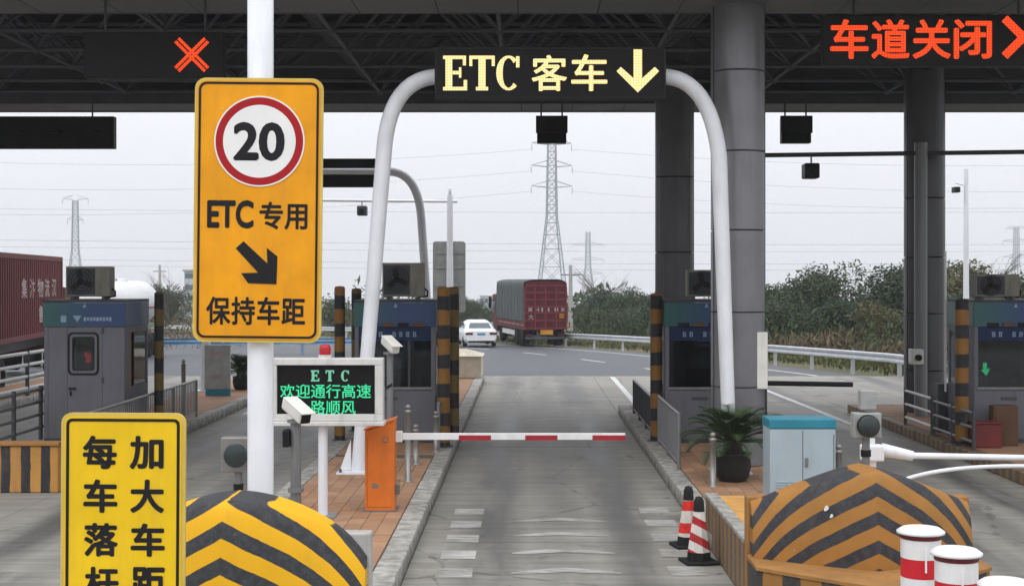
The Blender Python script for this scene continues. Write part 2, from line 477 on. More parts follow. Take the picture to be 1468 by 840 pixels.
pmat('crate_red', (0.14, 0.022, 0.02), 0.6)
pmat('wood_brown', (0.10, 0.05, 0.025), 0.7)
pmat('rail_blue', (0.18, 0.32, 0.48), 0.4, metal=0.2)
led_mat('led_amber', (1.0, 0.93, 0.52), (0.95, 0.52, 0.09), 1.25, 0.042)
led_mat('led_red', (1.0, 0.10, 0.022), (0.62, 0.022, 0.008), 1.2, 0.042)
led_mat('led_green', (0.10, 1.0, 0.48), (0.02, 0.50, 0.22), 1.0, 0.022)
emat('led_green_pale', (0.30, 0.82, 0.55), 0.7)
emat('lamp_green', (0.03, 0.8, 0.25), 2.6)
emat('reflection_glow_red', (0.75, 0.03, 0.04), 1.5)

def stripe_mat(name, ochre, dark, func, edge=0.02, dirt=0.25, rough=0.6, wash=0.25):
    t = NT(name)
    s = func(t)                                          # a value whose fractional part picks the paint
    s = t.math('ADD', s, t.math('MULTIPLY_ADD', t.noise(3.5, 4, 0.6), 0.13, -0.065))
    fr = t.math('FRACT', s)
    k = t.math('SUBTRACT', t.ramp(fr, 0.0, edge), t.ramp(fr, 0.47, 0.47 + edge))
    n = t.noise(2.0, 6, 0.65); f = t.noise(18, 4, 0.65)
    a = t.mix(t.ramp(n, 0.3, 0.7), tuple(x * (1 - wash) for x in ochre), ochre)
    b = t.mix(t.ramp(f, 0.4, 0.8), dark, tuple(x * 1.9 for x in dark))
    c = t.mix(k, a, b)
    st = t.noise(1.0, 6, 0.65, t.mapping(t.tc(), (6, 6, 1.0)))
    c = t.mix(t.math('MULTIPLY', t.ramp(st, 0.5, 0.78), dirt), c, (0.16, 0.12, 0.08))
    chip = t.ramp(t.noise(9, 5, 0.7), 0.69, 0.73)
    c = t.mix(t.math('MULTIPLY', chip, dirt * 2.2), c, (0.36, 0.33, 0.29))
    t.col(c); t.rough(rough); t.b.inputs['Specular IOR Level'].default_value = 0.2; t.bump(f, 0.12, 0.006)
    MATS[name] = t.m
def chevron(period, c0, a=0.58, b=0.24):
    def fn(t):
        x, y, z = t.sep(t.tc())[:3]
        ax = t.math('ABSOLUTE', x)
        c = t.math('ADD', t.math('MULTIPLY_ADD', ax, a, z), t.math('MULTIPLY', t.math('POWER', ax, 4.0), b))
        return t.math('ADD', t.math('DIVIDE', c, period), c0)
    return fn
def along(axis, period, c0=0.0):
    def fn(t):
        return t.math('ADD', t.math('DIVIDE', t.sep(t.tc())[axis], period), c0)
    return fn
OCH, BLK = (0.36, 0.165, 0.035), (0.030, 0.031, 0.034)
stripe_mat('nose_ochre', (0.375, 0.175, 0.040), (0.032, 0.033, 0.037), chevron(0.26, 0.512), dirt=0.30)
stripe_mat('nose_yellow', (0.80, 0.43, 0.012), (0.036, 0.038, 0.042), chevron(0.277, 0.863), dirt=0.16, wash=0.10)
stripe_mat('plinth_stripes', (0.34, 0.165, 0.045), (0.04, 0.038, 0.036), along(0, 0.30), dirt=0.5)
stripe_mat('wall_stripes', (0.27, 0.16, 0.075), (0.09, 0.075, 0.055), along(1, 0.30), dirt=0.6)
stripe_mat('post_stripes', (0.22, 0.105, 0.022), (0.016, 0.016, 0.018), along(2, 0.52, 0.3), dirt=0.35)
stripe_mat('post_stripes_dull', (0.15, 0.10, 0.03), (0.018, 0.018, 0.018), along(2, 0.62, 0.1), dirt=0.35)
stripe_mat('end_stripes', (0.50, 0.25, 0.06), (0.025, 0.025, 0.028), along(0, 0.30, 0.2), dirt=0.5)
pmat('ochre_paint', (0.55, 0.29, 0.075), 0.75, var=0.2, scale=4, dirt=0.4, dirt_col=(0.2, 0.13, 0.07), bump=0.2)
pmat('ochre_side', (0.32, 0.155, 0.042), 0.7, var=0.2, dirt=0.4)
def cone_stripe(t):
    x, y, z = t.sep(t.tc())[:3]
    return t.math('DIVIDE', t.math('ADD', z, t.math('MULTIPLY', x, 0.55)), 0.20)
stripe_mat('cone_diagonal', (0.70, 0.66, 0.62), (0.30, 0.02, 0.022), cone_stripe, dirt=0.3)
stripe_mat('cone_bands', (0.66, 0.60, 0.55), (0.46, 0.022, 0.018), along(2, 0.26, 0.35), dirt=0.25)
def make_band():
    t = NT('band_print')                                  # printed fascia: green at one end, blue at the other
    x = t.sep(t.tc())[0]
    n = t.noise(3, 3)
    c = t.mix(t.ramp(x, -0.72, 0.15), (0.010, 0.085, 0.068), (0.008, 0.036, 0.125))
    c = t.mix(t.math('MULTIPLY', n, 0.3), c, (0.03, 0.05, 0.08))
    t.col(c); t.rough(0.4); MATS['band_print'] = t.m
make_band()
def make_glass():
    t = NT('booth_glass')
    tr = t.add('ShaderNodeBsdfTransparent'); tr.inputs[0].default_value = (0.34, 0.38, 0.40, 1)
    gl = t.add('ShaderNodeBsdfGlossy'); gl.inputs['Roughness'].default_value = 0.04; gl.inputs[0].default_value = (0.8, 0.85, 0.9, 1)
    fr = t.add('ShaderNodeFresnel'); fr.inputs[0].default_value = 1.6
    mx = t.add('ShaderNodeMixShader')
    t.l.new(fr.outputs[0], mx.inputs[0]); t.l.new(tr.outputs[0], mx.inputs[1]); t.l.new(gl.outputs[0], mx.inputs[2])
    t.l.new(mx.outputs[0], t.out.inputs['Surface'])
    MATS['booth_glass'] = t.m
make_glass()
pmat('car_glass', (0.08, 0.11, 0.13), 0.08, var=0.1)
def leaf_mat(name, a, b, c=None):
    t = NT(name)
    n = t.noise(0.9, 3); f = t.noise(6.0, 2)
    k = t.mix(t.ramp(n, 0.3, 0.7), a, b)
    k = t.mix(t.math('MULTIPLY', t.ramp(f, 0.45, 0.75), 0.6), k, c or tuple(x * 1.5 for x in b))
    k = t.mix(t.math('MULTIPLY', t.rnd(), 0.25), k, (0.11, 0.10, 0.04))
    t.col(k); t.rough(0.7); t.b.inputs['Specular IOR Level'].default_value = 0.25
    MATS[name] = t.m
leaf_mat('leaf_green', (0.020, 0.038, 0.016), (0.042, 0.066, 0.026), (0.07, 0.095, 0.038))
leaf_mat('leaf_dark', (0.020, 0.040, 0.024), (0.034, 0.062, 0.034), (0.06, 0.09, 0.045))
leaf_mat('leaf_olive', (0.065, 0.07, 0.028), (0.11, 0.105, 0.045), (0.17, 0.15, 0.07))
leaf_mat('leaf_brown', (0.085, 0.062, 0.038), (0.135, 0.105, 0.065), (0.20, 0.165, 0.11))
leaf_mat('leaf_palm', (0.018, 0.040, 0.016), (0.035, 0.070, 0.026), (0.06, 0.11, 0.04))
leaf_mat('grass', (0.05, 0.075, 0.022), (0.10, 0.12, 0.04), (0.20, 0.17, 0.08))

# ------------------------------------------------------------------ ground, roads
def sheet(name, xs, ys, zf, mat, parent=None):
    vs = [(x, y, zf(x, y)) for y in ys for x in xs]; n = len(xs)
    fs = [(j * n + i, j * n + i + 1, (j + 1) * n + i + 1, (j + 1) * n + i) for j in range(len(ys) - 1) for i in range(n - 1)]
    return MB().add(vs, fs, True).build(name, mat, parent, fixn=False)
ys = [-80, -20, 0, 20, 40, 46] + [46 + 4 * i for i in range(1, 30)] + [200, 300, 450, 700, 1000, 1300, 1600]
tag(sheet('ground', [-650, -300, -120, -60, -30, -15, 0, 15, 30, 60, 120, 300, 650], ys, lambda x, y: GZ(y) - 0.10, 'earth'),
    'rough grassy earth reaching out to the horizon', 'ground', kind='structure')

road = struct('road', 'pale grooved concrete roadway of the toll plaza with faded white markings', 'road')
box('road_base', 'asphalt_patch', road, -34, 34, -12, 46, -0.095, -0.025)
LANE_E = [-34, -29.8, -24.1, -18.42, -14.92, -12.72, -9.22, -7.02, -3.52, -1.32, 2.18, 4.38, 7.88, 10.08, 13.58, 18, 24, 34]
YJ = [-12 + 4.83 * i for i in range(13)]
for i in range(len(LANE_E) - 1):
    a, b = LANE_E[i] + 0.006, LANE_E[i + 1] - 0.006
    me = MB().box(a, b, 0.008, 4.822, -0.02, 0.0).mesh('slab', 'concrete_slab')
    for y in YJ[:-1]:
        place('slab', me, road, (0, y, random.uniform(-0.003, 0.0)))
def flat_quad(name, pts, mat, parent, z):
    return MB().add([(p[0], p[1], z + GZ(p[1])) for p in pts], [tuple(range(len(pts)))]).build(name, mat, parent)
dash = MB().add([(-.20, -.24, 0), (.20, -.24, 0), (.20, .24, 0), (-.20, .24, 0)], [(0, 1, 2, 3)]).mesh('marking', 'worn_marking')
for y in (14.2, 15.2, 16.2, 17.2, 18.2, 19.2):
    place('marking', dash, road, (-0.79, y, 0.004)); place('marking', dash, road, (1.76, y + 0.1, 0.004))
arc = MB()
n = 14
vs = []
for i in range(n + 1):
    x = -0.6 + 1.2 * i / n; yy = -0.32 * abs(x) ** 1.25
    hw_ = 0.10 * (1 - (abs(x) / 0.62) ** 3) + 0.012
    vs += [(x, yy - hw_, 0), (x, yy + hw_, 0)]
arc.add(vs, [(2 * i, 2 * i + 2, 2 * i + 3, 2 * i + 1) for i in range(n)])
arc = arc.mesh('speed_stripe', 'worn_marking')
for y in (13.2, 15.35, 16.45, 17.55, 18.6): place('speed_stripe', arc, road, (0.43, y, 0.004))
flat_quad('lane_line', [(2.72, 34.5), (2.88, 34.5), (2.88, 45.6), (2.72, 45.6)], 'line_white', road, 0.004)
flat_quad('lane_line', [(7.10, 30.0), (7.26, 30.0), (6.95, 41), (6.80, 41)], 'line_white', road, 0.004)
flat_quad('lane_line', [(-6.75, 33.0), (-6.6, 33.0), (-6.6, 45), (-6.75, 45)], 'line_white', road, 0.004)

# exit road: asphalt that leaves the plaza, falls away and curves to the left
EDGE = [(13.2, 40), (12.2, 45), (10.3, 55), (8.0, 65), (4.6, 76), (0.2, 86), (-5.5, 96), (-13, 105), (-24, 114), (-40, 122), (-60, 128)]   # line of the guardrail
def edge_x(y):
    for (x0, y0), (x1, y1) in zip(EDGE, EDGE[1:]):
        if y0 <= y <= y1: return x0 + (x1 - x0) * (y - y0) / (y1 - y0)
    return EDGE[0][0] if y < EDGE[0][1] else EDGE[-1][0]
def smooth_edge(off, y0=46, y1=128, n=44):
    pts = []
    for i in range(n + 1):
        y = y0 + (y1 - y0) * i / n
        x = sum(edge_x(y + d) for d in (-5, -2.5, 0, 2.5, 5)) / 5
        x2 = sum(edge_x(y + 1 + d) for d in (-5, -2.5, 0, 2.5, 5)) / 5
        nx, ny = Vector((1, -(x2 - x))).normalized()
        pts.append((x - off * nx, y - off * ny))
    return pts
xr = smooth_edge(0.6)
mb = MB()
vs = []
for (x, y) in xr: vs += [(-75, y, GZ(y) - 0.02), (-30, y, GZ(y) - 0.02), (x - 8, y, GZ(y) - 0.015), (x, y, GZ(y) - 0.015)]
mb.add(vs, [(4 * i + k, 4 * i + k + 1, 4 * i + 5 + k, 4 * i + 4 + k) for i in range(len(xr) - 1) for k in range(3)], True)
ar = tag(mb.build('asphalt_road', 'asphalt', fixn=False), 'dark asphalt exit road curving away to the left', 'road', kind='structure')
box('joint_strip', 'kerb_concrete', ar, -30, 11.4, 45.6, 46.25, -0.03, -0.006)
for off, w in ((2.2, 0.16),):
    a, b = smooth_edge(off - w / 2), smooth_edge(off + w / 2)
    MB().add([(p[0], p[1], GZ(p[1]) - 0.008) for pr in zip(a, b) for p in pr], [(2 * i, 2 * i + 2, 2 * i + 3, 2 * i + 1) for i in range(len(a) - 1)]).build('edge_line', 'line_white', ar)
c1 = smooth_edge(6.2); c2 = smooth_edge(6.35)
for i in range(2, 42, 5):
    MB().add([(*c1[i], GZ(c1[i][1]) - 0.008), (*c2[i], GZ(c2[i][1]) - 0.008), (*c2[i + 2], GZ(c2[i + 2][1]) - 0.008), (*c1[i + 2], GZ(c1[i + 2][1]) - 0.008)], [(0, 1, 2, 3)]).build('lane_dash', 'line_white', ar)

# ------------------------------------------------------------------ toll islands (raised kerbs and tiles)
def island(label, x0, x1, y0, y1, tiles=None, striped_left=False):
    t = struct('toll_island', label, 'traffic island')
    kw = 0.26
    box('island_bed', 'mortar', t, x0 + 0.05, x1 - 0.05, y0 + 0.05, y1 - 0.05, 0.002, 0.178)
    n = int(round((y1 - y0) / 0.98)); L = (y1 - y0) / n
    for side, (a, b) in enumerate(((x0, x0 + kw), (x1 - kw, x1))):
        mat = 'wall_stripes' if (striped_left and side == 0) else 'kerb_concrete'
        mb = MB().box(a, b, 0.006, L - 0.006, 0.0, 0.2)
        me = mb.mesh('kerb_stone', mat)
        for i in range(n):
            place('kerb_stone', me, t, (random.uniform(-.006, .006), y0 + L * i, random.uniform(-.006, .006)), bevel=0.018)
    box('kerb_end', 'kerb_concrete', t, x0 + kw + .006, x1 - kw - .006, y0, y0 + kw, 0, 0.2, 0.018)
    box('kerb_end', 'kerb_concrete', t, x0 + kw + .006, x1 - kw - .006, y1 - kw, y1, 0, 0.2, 0.018)
    ya = y0 + kw
    if tiles:
        ta, tb, tl = tiles
        nx = 8; W = (x1 - x0 - 2 * kw - 0.02) / nx
        me = MB().box(0.004, W - 0.004, 0.004, tl - 0.004, 0.17, 0.196).mesh('paving_tile', 'salmon_tile')
        k = int((tb - ta) / tl)
        for j in range(k):
            for i in range(nx):
                off = 0.5 * tl if i % 2 else 0.0
                if j == k - 1 and i % 2: continue
                place('paving_tile', me, t, (x0 + kw + 0.01 + i * W, ta + j * tl + off, random.uniform(-.003, .002)))
        box('paving', 'salmon_tile', t, x0 + kw + .01, x1 - kw - .01, tb + 0.004, y1 - kw - .006, 0.176, 0.195)
        if ta - ya > 0.3: box('paving', 'salmon_tile', t, x0 + kw + .01, x1 - kw - .01, ya + .006, ta - 0.004, 0.176, 0.195)
    else:
        box('paving', 'salmon_tile', t, x0 + kw + .01, x1 - kw - .01, ya + .006, y1 - kw - .006, 0.176, 0.195)
    return t
island('raised toll island with salmon tiles and pale kerb left of the centre lane', -3.52, -1.32, 12.0, 43.6, (12.3, 24.0, 0.39))
island('raised toll island with dark potted palm right of the centre lane', 2.18, 4.38, 16.4, 33.2, (16.8, 24.4, 0.42))
island('raised toll island carrying the booth at the right edge', 7.70, 10.08, 16.0, 33.5, None, True)
island('raised toll island under the grey booth with a door on the left', -9.22, -7.02, 21.2, 43.0)
island('raised toll island at the far left edge of the plaza', -14.92, -12.72, 27.0, 43.0)

# ------------------------------------------------------------------ canopy over the plaza
cz = 7.6
canopy = thing('toll_canopy', 'dark steel space frame canopy with grey soffit spanning the whole toll plaza', 'canopy', (0, 0, 0))
CY0, CY1, CXA, CXB = 20.4, 36.7, -21.0, 21.0
box('roof_deck', 'roof_deck', canopy, CXA, CXB, CY0 + .1, CY1 - .1, 9.75, 9.85)
box('fascia', 'soffit_grey', canopy, CXA, CXB, CY0 - .05, CY0 + .08, cz - .02, 10.0)
box('fascia', 'soffit_grey', canopy, CXA, CXB, CY1 - .08, CY1 + .05, cz - .02, 10.0)
for y0, y1 in ((CY0 + .09, 23.12), (35.15, CY1 - .09)):
    w = 1.315
    me = MB().box(0.008, w - 0.008, y0, y1, cz, cz + 0.04).mesh('soffit_panel', 'soffit_grey')
    for i in range(32): place('soffit_panel', me, canopy, (CXA + i * w - 0.3 + 0.12, 0, random.uniform(0, .006)))
box('soffit_lip', 'dark_steel', canopy, CXA, CXB, 23.125, 23.2, cz + .0, cz + .32)
box('soffit_lip', 'dark_steel', canopy, CXA, CXB, 35.06, 35.14, cz + .0, cz + .32)
YC = [23.9, 26.1, 28.3, 30.5, 32.7, 34.6]
XN = [-19.4 + 3.15 * i for i in range(13)]
for y in YC: rod('chord', (CXA, y, 7.85), (CXB, y, 7.85), 0.045, 'truss_steel', canopy)
YT = [22.8, 25.0, 27.2, 29.4, 31.6, 33.7, 35.6]
for y in YT: rod('chord', (CXA, y, 9.35), (CXB, y, 9.35), 0.045, 'truss_steel', canopy)
for x in XN:
    rod('chord', (x, 23.2, 7.85), (x, 35.1, 7.85), 0.04, 'truss_steel', canopy)
    for k, y in enumerate(YC):
        for dx in (-1.575, 1.575):
            rod('web_bar', (x, y, 7.85), (x + dx, YT[k], 9.35), 0.038, 'truss_steel', canopy)
            rod('web_bar', (x, y, 7.85), (x + dx, YT[k + 1], 9.35), 0.038, 'truss_steel', canopy)
ball = MB().lathe([(0, -.09), (.06, -.065), (.09, 0), (.06, .065), (0, .09)], 10).mesh('node', 'truss_steel')
for x in XN:
    for y in YC: place('node', ball, canopy, (x, y, 7.85))

# ------------------------------------------------------------------ round clad columns
def column(label, x, y, r, zs, mat='column_cladding'):
    t = thing('canopy_column', label, 'column', (x, y, 0.198), 0, 'columns carrying the canopy')
    zl = [0.0] + [z - 0.198 for z in zs] + [cz + 0.25]
    for a, b in zip(zl, zl[1:]):
        MB().lathe([(r - .012, a + .006), (r, a + .016)], 40).lathe([(r, a + .016), (r, b - .016)], 40).lathe([(r, b - .016), (r - .012, b - .006)], 40).build('cladding_drum', mat, t)
    MB().lathe([(r - .04, 0.0), (r - .04, zl[-1])], 24).build('core', 'black', t)
    MB().lathe([(r - .1, zl[-1] - .02), (r - .1, 9.2)], 20).build('column_head', 'dark_steel', t)
    for a in (200, 340):
        ca, sa = math.cos(R(a)), math.sin(R(a))
        MB().box(-.006, .006, -.004, .004, 0.02, zl[-1] - .03, Matrix.Translation((ca * r, sa * r, 0)) @ Matrix.Rotation(R(a), 4, 'Z')).build('joint_seam', 'black', t)
    return t
D1 = 22.7
col_near = column('broad round grey column behind the potted palm', X(1058, D1), D1, 0.44, [Z(y, D1) for y in (553, 447, 331, 219, 105)])
D2 = 31.6
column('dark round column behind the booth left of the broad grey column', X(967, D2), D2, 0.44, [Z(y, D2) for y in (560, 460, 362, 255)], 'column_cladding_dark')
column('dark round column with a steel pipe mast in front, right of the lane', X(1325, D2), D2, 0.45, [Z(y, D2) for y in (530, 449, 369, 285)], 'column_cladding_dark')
box('notice_panel', 'white_plastic', col_near, 0.25, 0.42, -0.37, -0.20, Z(555, D1) - .198, Z(475, D1) - .198, 0.01)
# ------------------------------------------------------------------ crash noses at the island ends
def nose(label, xc, yb, mat, plinth_mat, side_mat, wall_mat, plateau, drop=0.12):
    t = thing('crash_nose', label, 'crash barrier', (xc, yb, 0))
    W = 1.07
    NU, NV = 36, 14
    vs, fs = [], []
    for j in range(NV + 1):
        v = j / NV
        for i in range(NU + 1):
            u = -1 + 2 * i / NU
            yf = -0.92 + 0.62 * abs(u) ** 1.2
            zt = (1.42 if drop else 1.385) - (0.44 if drop else 0.38) * abs(u) ** (1.8 if drop else 1.22) - drop * abs(u) ** 8
            yt = yf + 0.20
            z = 0.46 + (zt - 0.46) * math.sin(v * math.pi / 2)
            y = yf + (yt - yf) * (1 - math.cos(v * math.pi / 2))
            vs.append((u * W, y, z))
    n = NU + 1
    fs = [(j * n + i, j * n + i + 1, (j + 1) * n + i + 1, (j + 1) * n + i) for j in range(NV) for i in range(NU)]
    mb = MB().add(vs, fs, True)
    for e in (0, NU):                                    # cheeks
        ring = [vs[j * n + e] for j in range(NV + 1)] + [(vs[NV * n + e][0], -0.10, vs[NV * n + e][2] - 0.004), (vs[NV * n + e][0], -0.10, 0.46)]
        mb.add(ring, [tuple(range(len(ring)))])
    bk = [(v[0], -0.10, v[2] - 0.004) for v in vs[NV * n:]]
    mb.add(vs[NV * n:] + bk, [(i, i + 1, n + i + 1, n + i) for i in range(n - 1)], True)
    mb.add(bk + [(W, -0.10, 0.46), (-W, -0.10, 0.46)], [tuple(range(n + 2))])
    mb.build('striped_shell', mat, t)
    box('back_slab', 'concrete_plain' if mat == 'nose_yellow' else side_mat, t, -1.10, 1.10, -0.095, 0.08, 0.0, 1.05, 0.015)
    pl = [(-1.10, -0.10), (-1.10, -0.72)] + [(-1.10 + 2.2 * i / 16, -1.70 + 0.98 * abs(-1 + 2 * i / 16) ** 1.15) for i in range(1, 16)] + [(1.10, -0.72), (1.10, -0.10)]
    MB().prism(pl, 'z', 0.0, 0.45).build('plinth', plinth_mat, t, 0.02)
    cap = [(x * 1.012, y - 0.012 if y < -.2 else y) for x, y in pl]
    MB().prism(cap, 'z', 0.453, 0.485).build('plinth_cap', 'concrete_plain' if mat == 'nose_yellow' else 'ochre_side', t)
    for k in range(2):
        MB().lathe([(0, .012), (.016, .008), (.02, 0)], 8).build('anchor_bolt', 'dull_steel', t, loc=(-0.01 + 0.005 * k, -0.25 - .3 * k, 1.27 - .08 * k))
    if plateau:
        box('side_wall', wall_mat, t, -1.10, -0.98, 0.085, 3.1, 0.0, 0.55, 0.012)
        box('side_wall', wall_mat, t, 0.98, 1.10, 0.085, 3.1, 0.0, 0.55, 0.012)
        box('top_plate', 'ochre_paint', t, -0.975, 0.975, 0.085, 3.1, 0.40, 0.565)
        box('wall_coping', 'kerb_concrete', t, -1.11, -0.96, 0.085, 3.12, 0.553, 0.60, 0.01)
        box('wall_coping', 'kerb_concrete', t, 0.96, 1.11, 0.085, 3.12, 0.553, 0.60, 0.01)
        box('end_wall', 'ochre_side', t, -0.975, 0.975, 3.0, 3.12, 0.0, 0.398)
    return t
nose_r = nose('faded ochre and black chevron crash nose right of the centre lane', 3.28, 13.9, 'nose_ochre', 'plinth_stripes', 'ochre_side', 'wall_stripes', True, 0.0)
nose('bright yellow and black chevron crash nose left of the centre lane', -2.42, 11.9, 'nose_yellow', 'nose_yellow', 'concrete_plain', 'wall_stripes', False)
st = MB().lathe([(0, 0), (.03, .001)], 10).mesh('sticker', 'sign_white')
for sx, sz, k in ((-0.44, 1.03, 1.0), (-0.40, .965, .7)):
    place('sticker', MB().prism([(.024 * k * math.cos(q), .03 * k * math.sin(q * 1.1)) for q in (0.1, 1.2, 2.0, 3.3, 4.1, 5.2)], 'y', -.003, .003).mesh('sticker', 'frame_white'), nose_r, (sx, -0.685 if k == 1 else -.725, sz), (R(-12), 0, R(-22)))

# striped end wall of the left island
e = thing('striped_end_wall', 'low concrete wall with black and ochre upright stripes at the left edge', 'barrier wall', (-8.12, 21.0, 0))
box('wall_body', 'end_stripes', e, -1.1, 1.1, -0.1, 0.08, 0, 0.70, 0.02)
box('wall_body', 'end_stripes', e, 0.98, 1.1, 0.085, 1.2, 0, 0.70, 0.02)
box('wall_coping', 'ochre_side', e, -1.12, 1.12, -0.13, 0.1, 0.703, 0.76, 0.01)
e = thing('striped_end_wall', 'low striped concrete wall closing the island of the right edge booth', 'barrier wall', (8.9, 15.9, 0))
box('wall_body', 'end_stripes', e, -1.15, 1.15, -0.1, 0.08, 0, 0.62, 0.02)
box('wall_coping', 'ochre_side', e, -1.17, 1.17, -0.13, 0.1, 0.623, 0.67, 0.01)
# cream block at the far end of the left island
e = thing('cream_end_block', 'cream concrete block with a ridged top at the far end of the island', 'barrier block', (-2.42, 43.0, 0.198))
box('block', 'cream_block', e, -1.05, 1.05, -0.8, 0.9, 0, 0.66, 0.03)
MB().add([(-1.1, -.85, .665), (1.1, -.85, .665), (1.1, .95, .665), (-1.1, .95, .665), (-.55, -.1, .86), (.55, -.1, .86)],
         [(0, 1, 5, 4), (1, 2, 5), (2, 3, 4, 5), (3, 0, 4), (0, 3, 2, 1)]).build('block_cap', 'cream_block', e)

# ------------------------------------------------------------------ yellow signs
def plate(t, w, h, r, face, y=0.0):
    """rounded traffic sign panel: face, raised edge and black border line; front faces -y"""
    MB().prism(rrect(w, h, r), 'y', y, y + 0.03).build('panel', 'sign_edge', t)
    MB().prism(rrect(w - .05, h - .05, r - .02), 'y', y - 0.006, y - 0.001).build('face', face, t)
    mb = MB(); ring_prism(mb, rrect(w - .075, h - .075, r - .03), rrect(w - .115, h - .115, r - .045), y - 0.010, y - 0.007)
    mb.build('border_line', 'sign_black', t)
    for sx_ in (-w * .28, w * .28):
        for sz_ in (-h * .36, h * .38): MB().lathe([(0, .004), (.010, .002), (.012, 0)], 8).build('rivet', 'sign_edge', t)
        for q_, o_ in enumerate(t.children[-2:]): o_.location = (sx_, y - .0065, (-h * .36, h * .38)[q_] if True else 0); o_.rotation_euler = (R(90), 0, 0)
DS = 12.66
sx, sz = X(375.5, DS), Z(303, DS)
s = thing('speed_limit_sign', 'tall orange sign with a red ringed 20 on a thick white post', 'sign', (X(373.5, DS), DS, 0.198))
MB().lathe([(0.117, 0), (0.117, 7.4), (0.05, 7.45), (0, 7.46)], 28).build('post', 'white_steel', s)
box('base_plate', 'galvanised', s, -.26, .26, -.26, .26, 0, .025)
pn = bpy.data.objects.new('sign_board', None); COL.objects.link(pn); pn.parent = s
pn.location = (sx - X(373.5, DS), -0.19, sz - .198); pn.rotation_euler = (0, R(0.6), R(-0.5))
plate(pn, 1.15, 2.36, 0.10, 'sign_orange')
k = DS / F
def sp(px, py): return (px - 375.5) * k, (303 - py) * k
cx_, cz_ = sp(377, 206)
for nm, r0, r1, m, yy in (('ring_rim', .405, .392, 'sign_white', -.011), ('ring', .392, .325, 'sign_red', -.0115), ('disc', .325, 0, 'sign_white', -.0118)):
    ps = [(cx_ + r0 * math.cos(R(a)), cz_ + r0 * math.sin(R(a))) for a in range(0, 360, 6)]
    if r1:
        mb = MB(); ring_prism(mb, ps, [(cx_ + r1 * math.cos(R(a)), cz_ + r1 * math.sin(R(a))) for a in range(0, 360, 6)], yy - .003, -.0065); mb.build(nm, m, pn)
    else: MB().prism(ps, 'y', yy - .003, -.0065).build(nm, m, pn)
def put(s_, name, m, x0, x1, y0, y1, dy, parent, bold, spacing=1.0):
    a, b = sp(x0, y1); c, d = sp(x1, y0)
    return lettering(name, s_, m, parent, a, c, b, d, dy, bold, spacing)
put('20', 'numerals', 'sign_black', 340, 413, 179, 234, -.018, pn, .035)
put('ETC', 'lettering', 'sign_black', 304, 370, 289, 329, -.012, pn, .035)
put('专用', 'lettering', 'sign_black', 378, 446, 291, 330, -.012, pn, .022)
put('保持车距', 'lettering', 'sign_black', 304, 444, 425, 465, -.012, pn, .022, 1.05)
ap = [sp(*p) for p in ((345, 357), (356, 347), (390, 378), (389, 356), (404, 368), (403, 407), (363, 406), (353, 392), (377, 391))]
MB().prism(ap, 'y', -.012, -.0065).build('arrow', 'sign_black', pn)

DF = 9.6
s = thing('keep_distance_sign', 'bright yellow sign with two columns of black characters in the left foreground', 'sign', (X(176, DF), DF, 0))
k = DF / F
HB = 1.62
zc = Z(592, DF) - HB / 2
fb = bpy.data.objects.new('sign_board', None); COL.objects.link(fb); fb.parent = s; fb.location = (0, 0, zc); fb.rotation_euler = (0, R(0.35), 0)
plate(fb, 0.855, HB, 0.07, 'sign_yellow')
for sx_ in (-.25, .25): rod('post', (sx_, 0.065, 0), (sx_, 0.065, zc + HB / 2 - .15), .03, 'galvanised', s)
for zz in (-.5, .5): box('bracket', 'galvanised', s, -.3, .3, .031, .034, zc + zz - .03, zc + zz + .03)
for cxp, chars in ((143, '每车落杆起'), (210, '加大车距慢')):
    for i, ch in enumerate(chars[:4]):
        yc_ = 648 + i * 62.5
        x0 = (cxp + i * 1.2 - 24.5 - 176) * k; x1 = (cxp + i * 1.2 + 24.5 - 176) * k
        zt = Z(yc_ - 24, DF) - zc; zb = Z(yc_ + 24, DF) - zc
        lettering('character', ch, 'sign_black', fb, x0, x1, zb, zt, -.012, .033)

# ------------------------------------------------------------------ overhead signals
def serif(mb, ch, x0, x1, z0, z1, y0, y1, th=0.22, hv=0.10):
    w, h = x1 - x0, z1 - z0
    def bx(a, b, c, d): mb.box(x0 + a * w, x0 + b * w, y0, y1, z0 + c * h, z0 + d * h)
    if ch == 'E':
        bx(0, .42, 0, hv); bx(0, .42, 1 - hv, 1); bx(.10, .10 + th + .06, hv, 1 - hv)
        bx(.42, .95, 0, hv); bx(.42, .92, 1 - hv, 1); bx(.39, .68, .46, .46 + hv)
        bx(.85, 1, hv * .0, .30); bx(.82, .95, .72, 1); bx(.66, .76, .36, .66)
    elif ch == 'T':
        bx(0, 1, 1 - hv, 1); bx(.5 - th / 2 - .03, .5 + th / 2 + .03, hv, 1 - hv); bx(.26, .74, 0, hv)
        bx(0, .12, .70, 1 - hv); bx(.88, 1, .70, 1 - hv)
    else:
        n, o, i_ = 24, [], []
        for k in range(n + 1):
            a = R(48 + 264 * k / n)
            tk = th * (0.55 + 0.65 * abs(math.cos(a)))
            o.append((x0 + w * (.5 + .5 * math.cos(a)), z0 + h * (.5 + .5 * math.sin(a))))
            i_.append((x0 + w * (.5 + (.5 - tk) * math.cos(a)), z0 + h * (.5 + (.5 - tk * .55) * math.sin(a))))
        for k in range(n):
            mb.prism([o[k], o[k + 1], i_[k + 1], i_[k]], 'y', y0, y1)
        bx(.80, .94, .66, .98)
DG = 21.74
g = thing('lane_gantry', 'white curved pipe gantry holding the lit amber ETC lane board', 'gantry', (0, DG, 0.198))
def zz(py): return Z(py, DG) - .198
tw = .125
left = [(X(513, DG), 0, 0.0)] + bez((X(551, DG), 0, 5.05), (X(560, DG), 0, zz(110)), (X(632, DG), 0, zz(110)), 12)
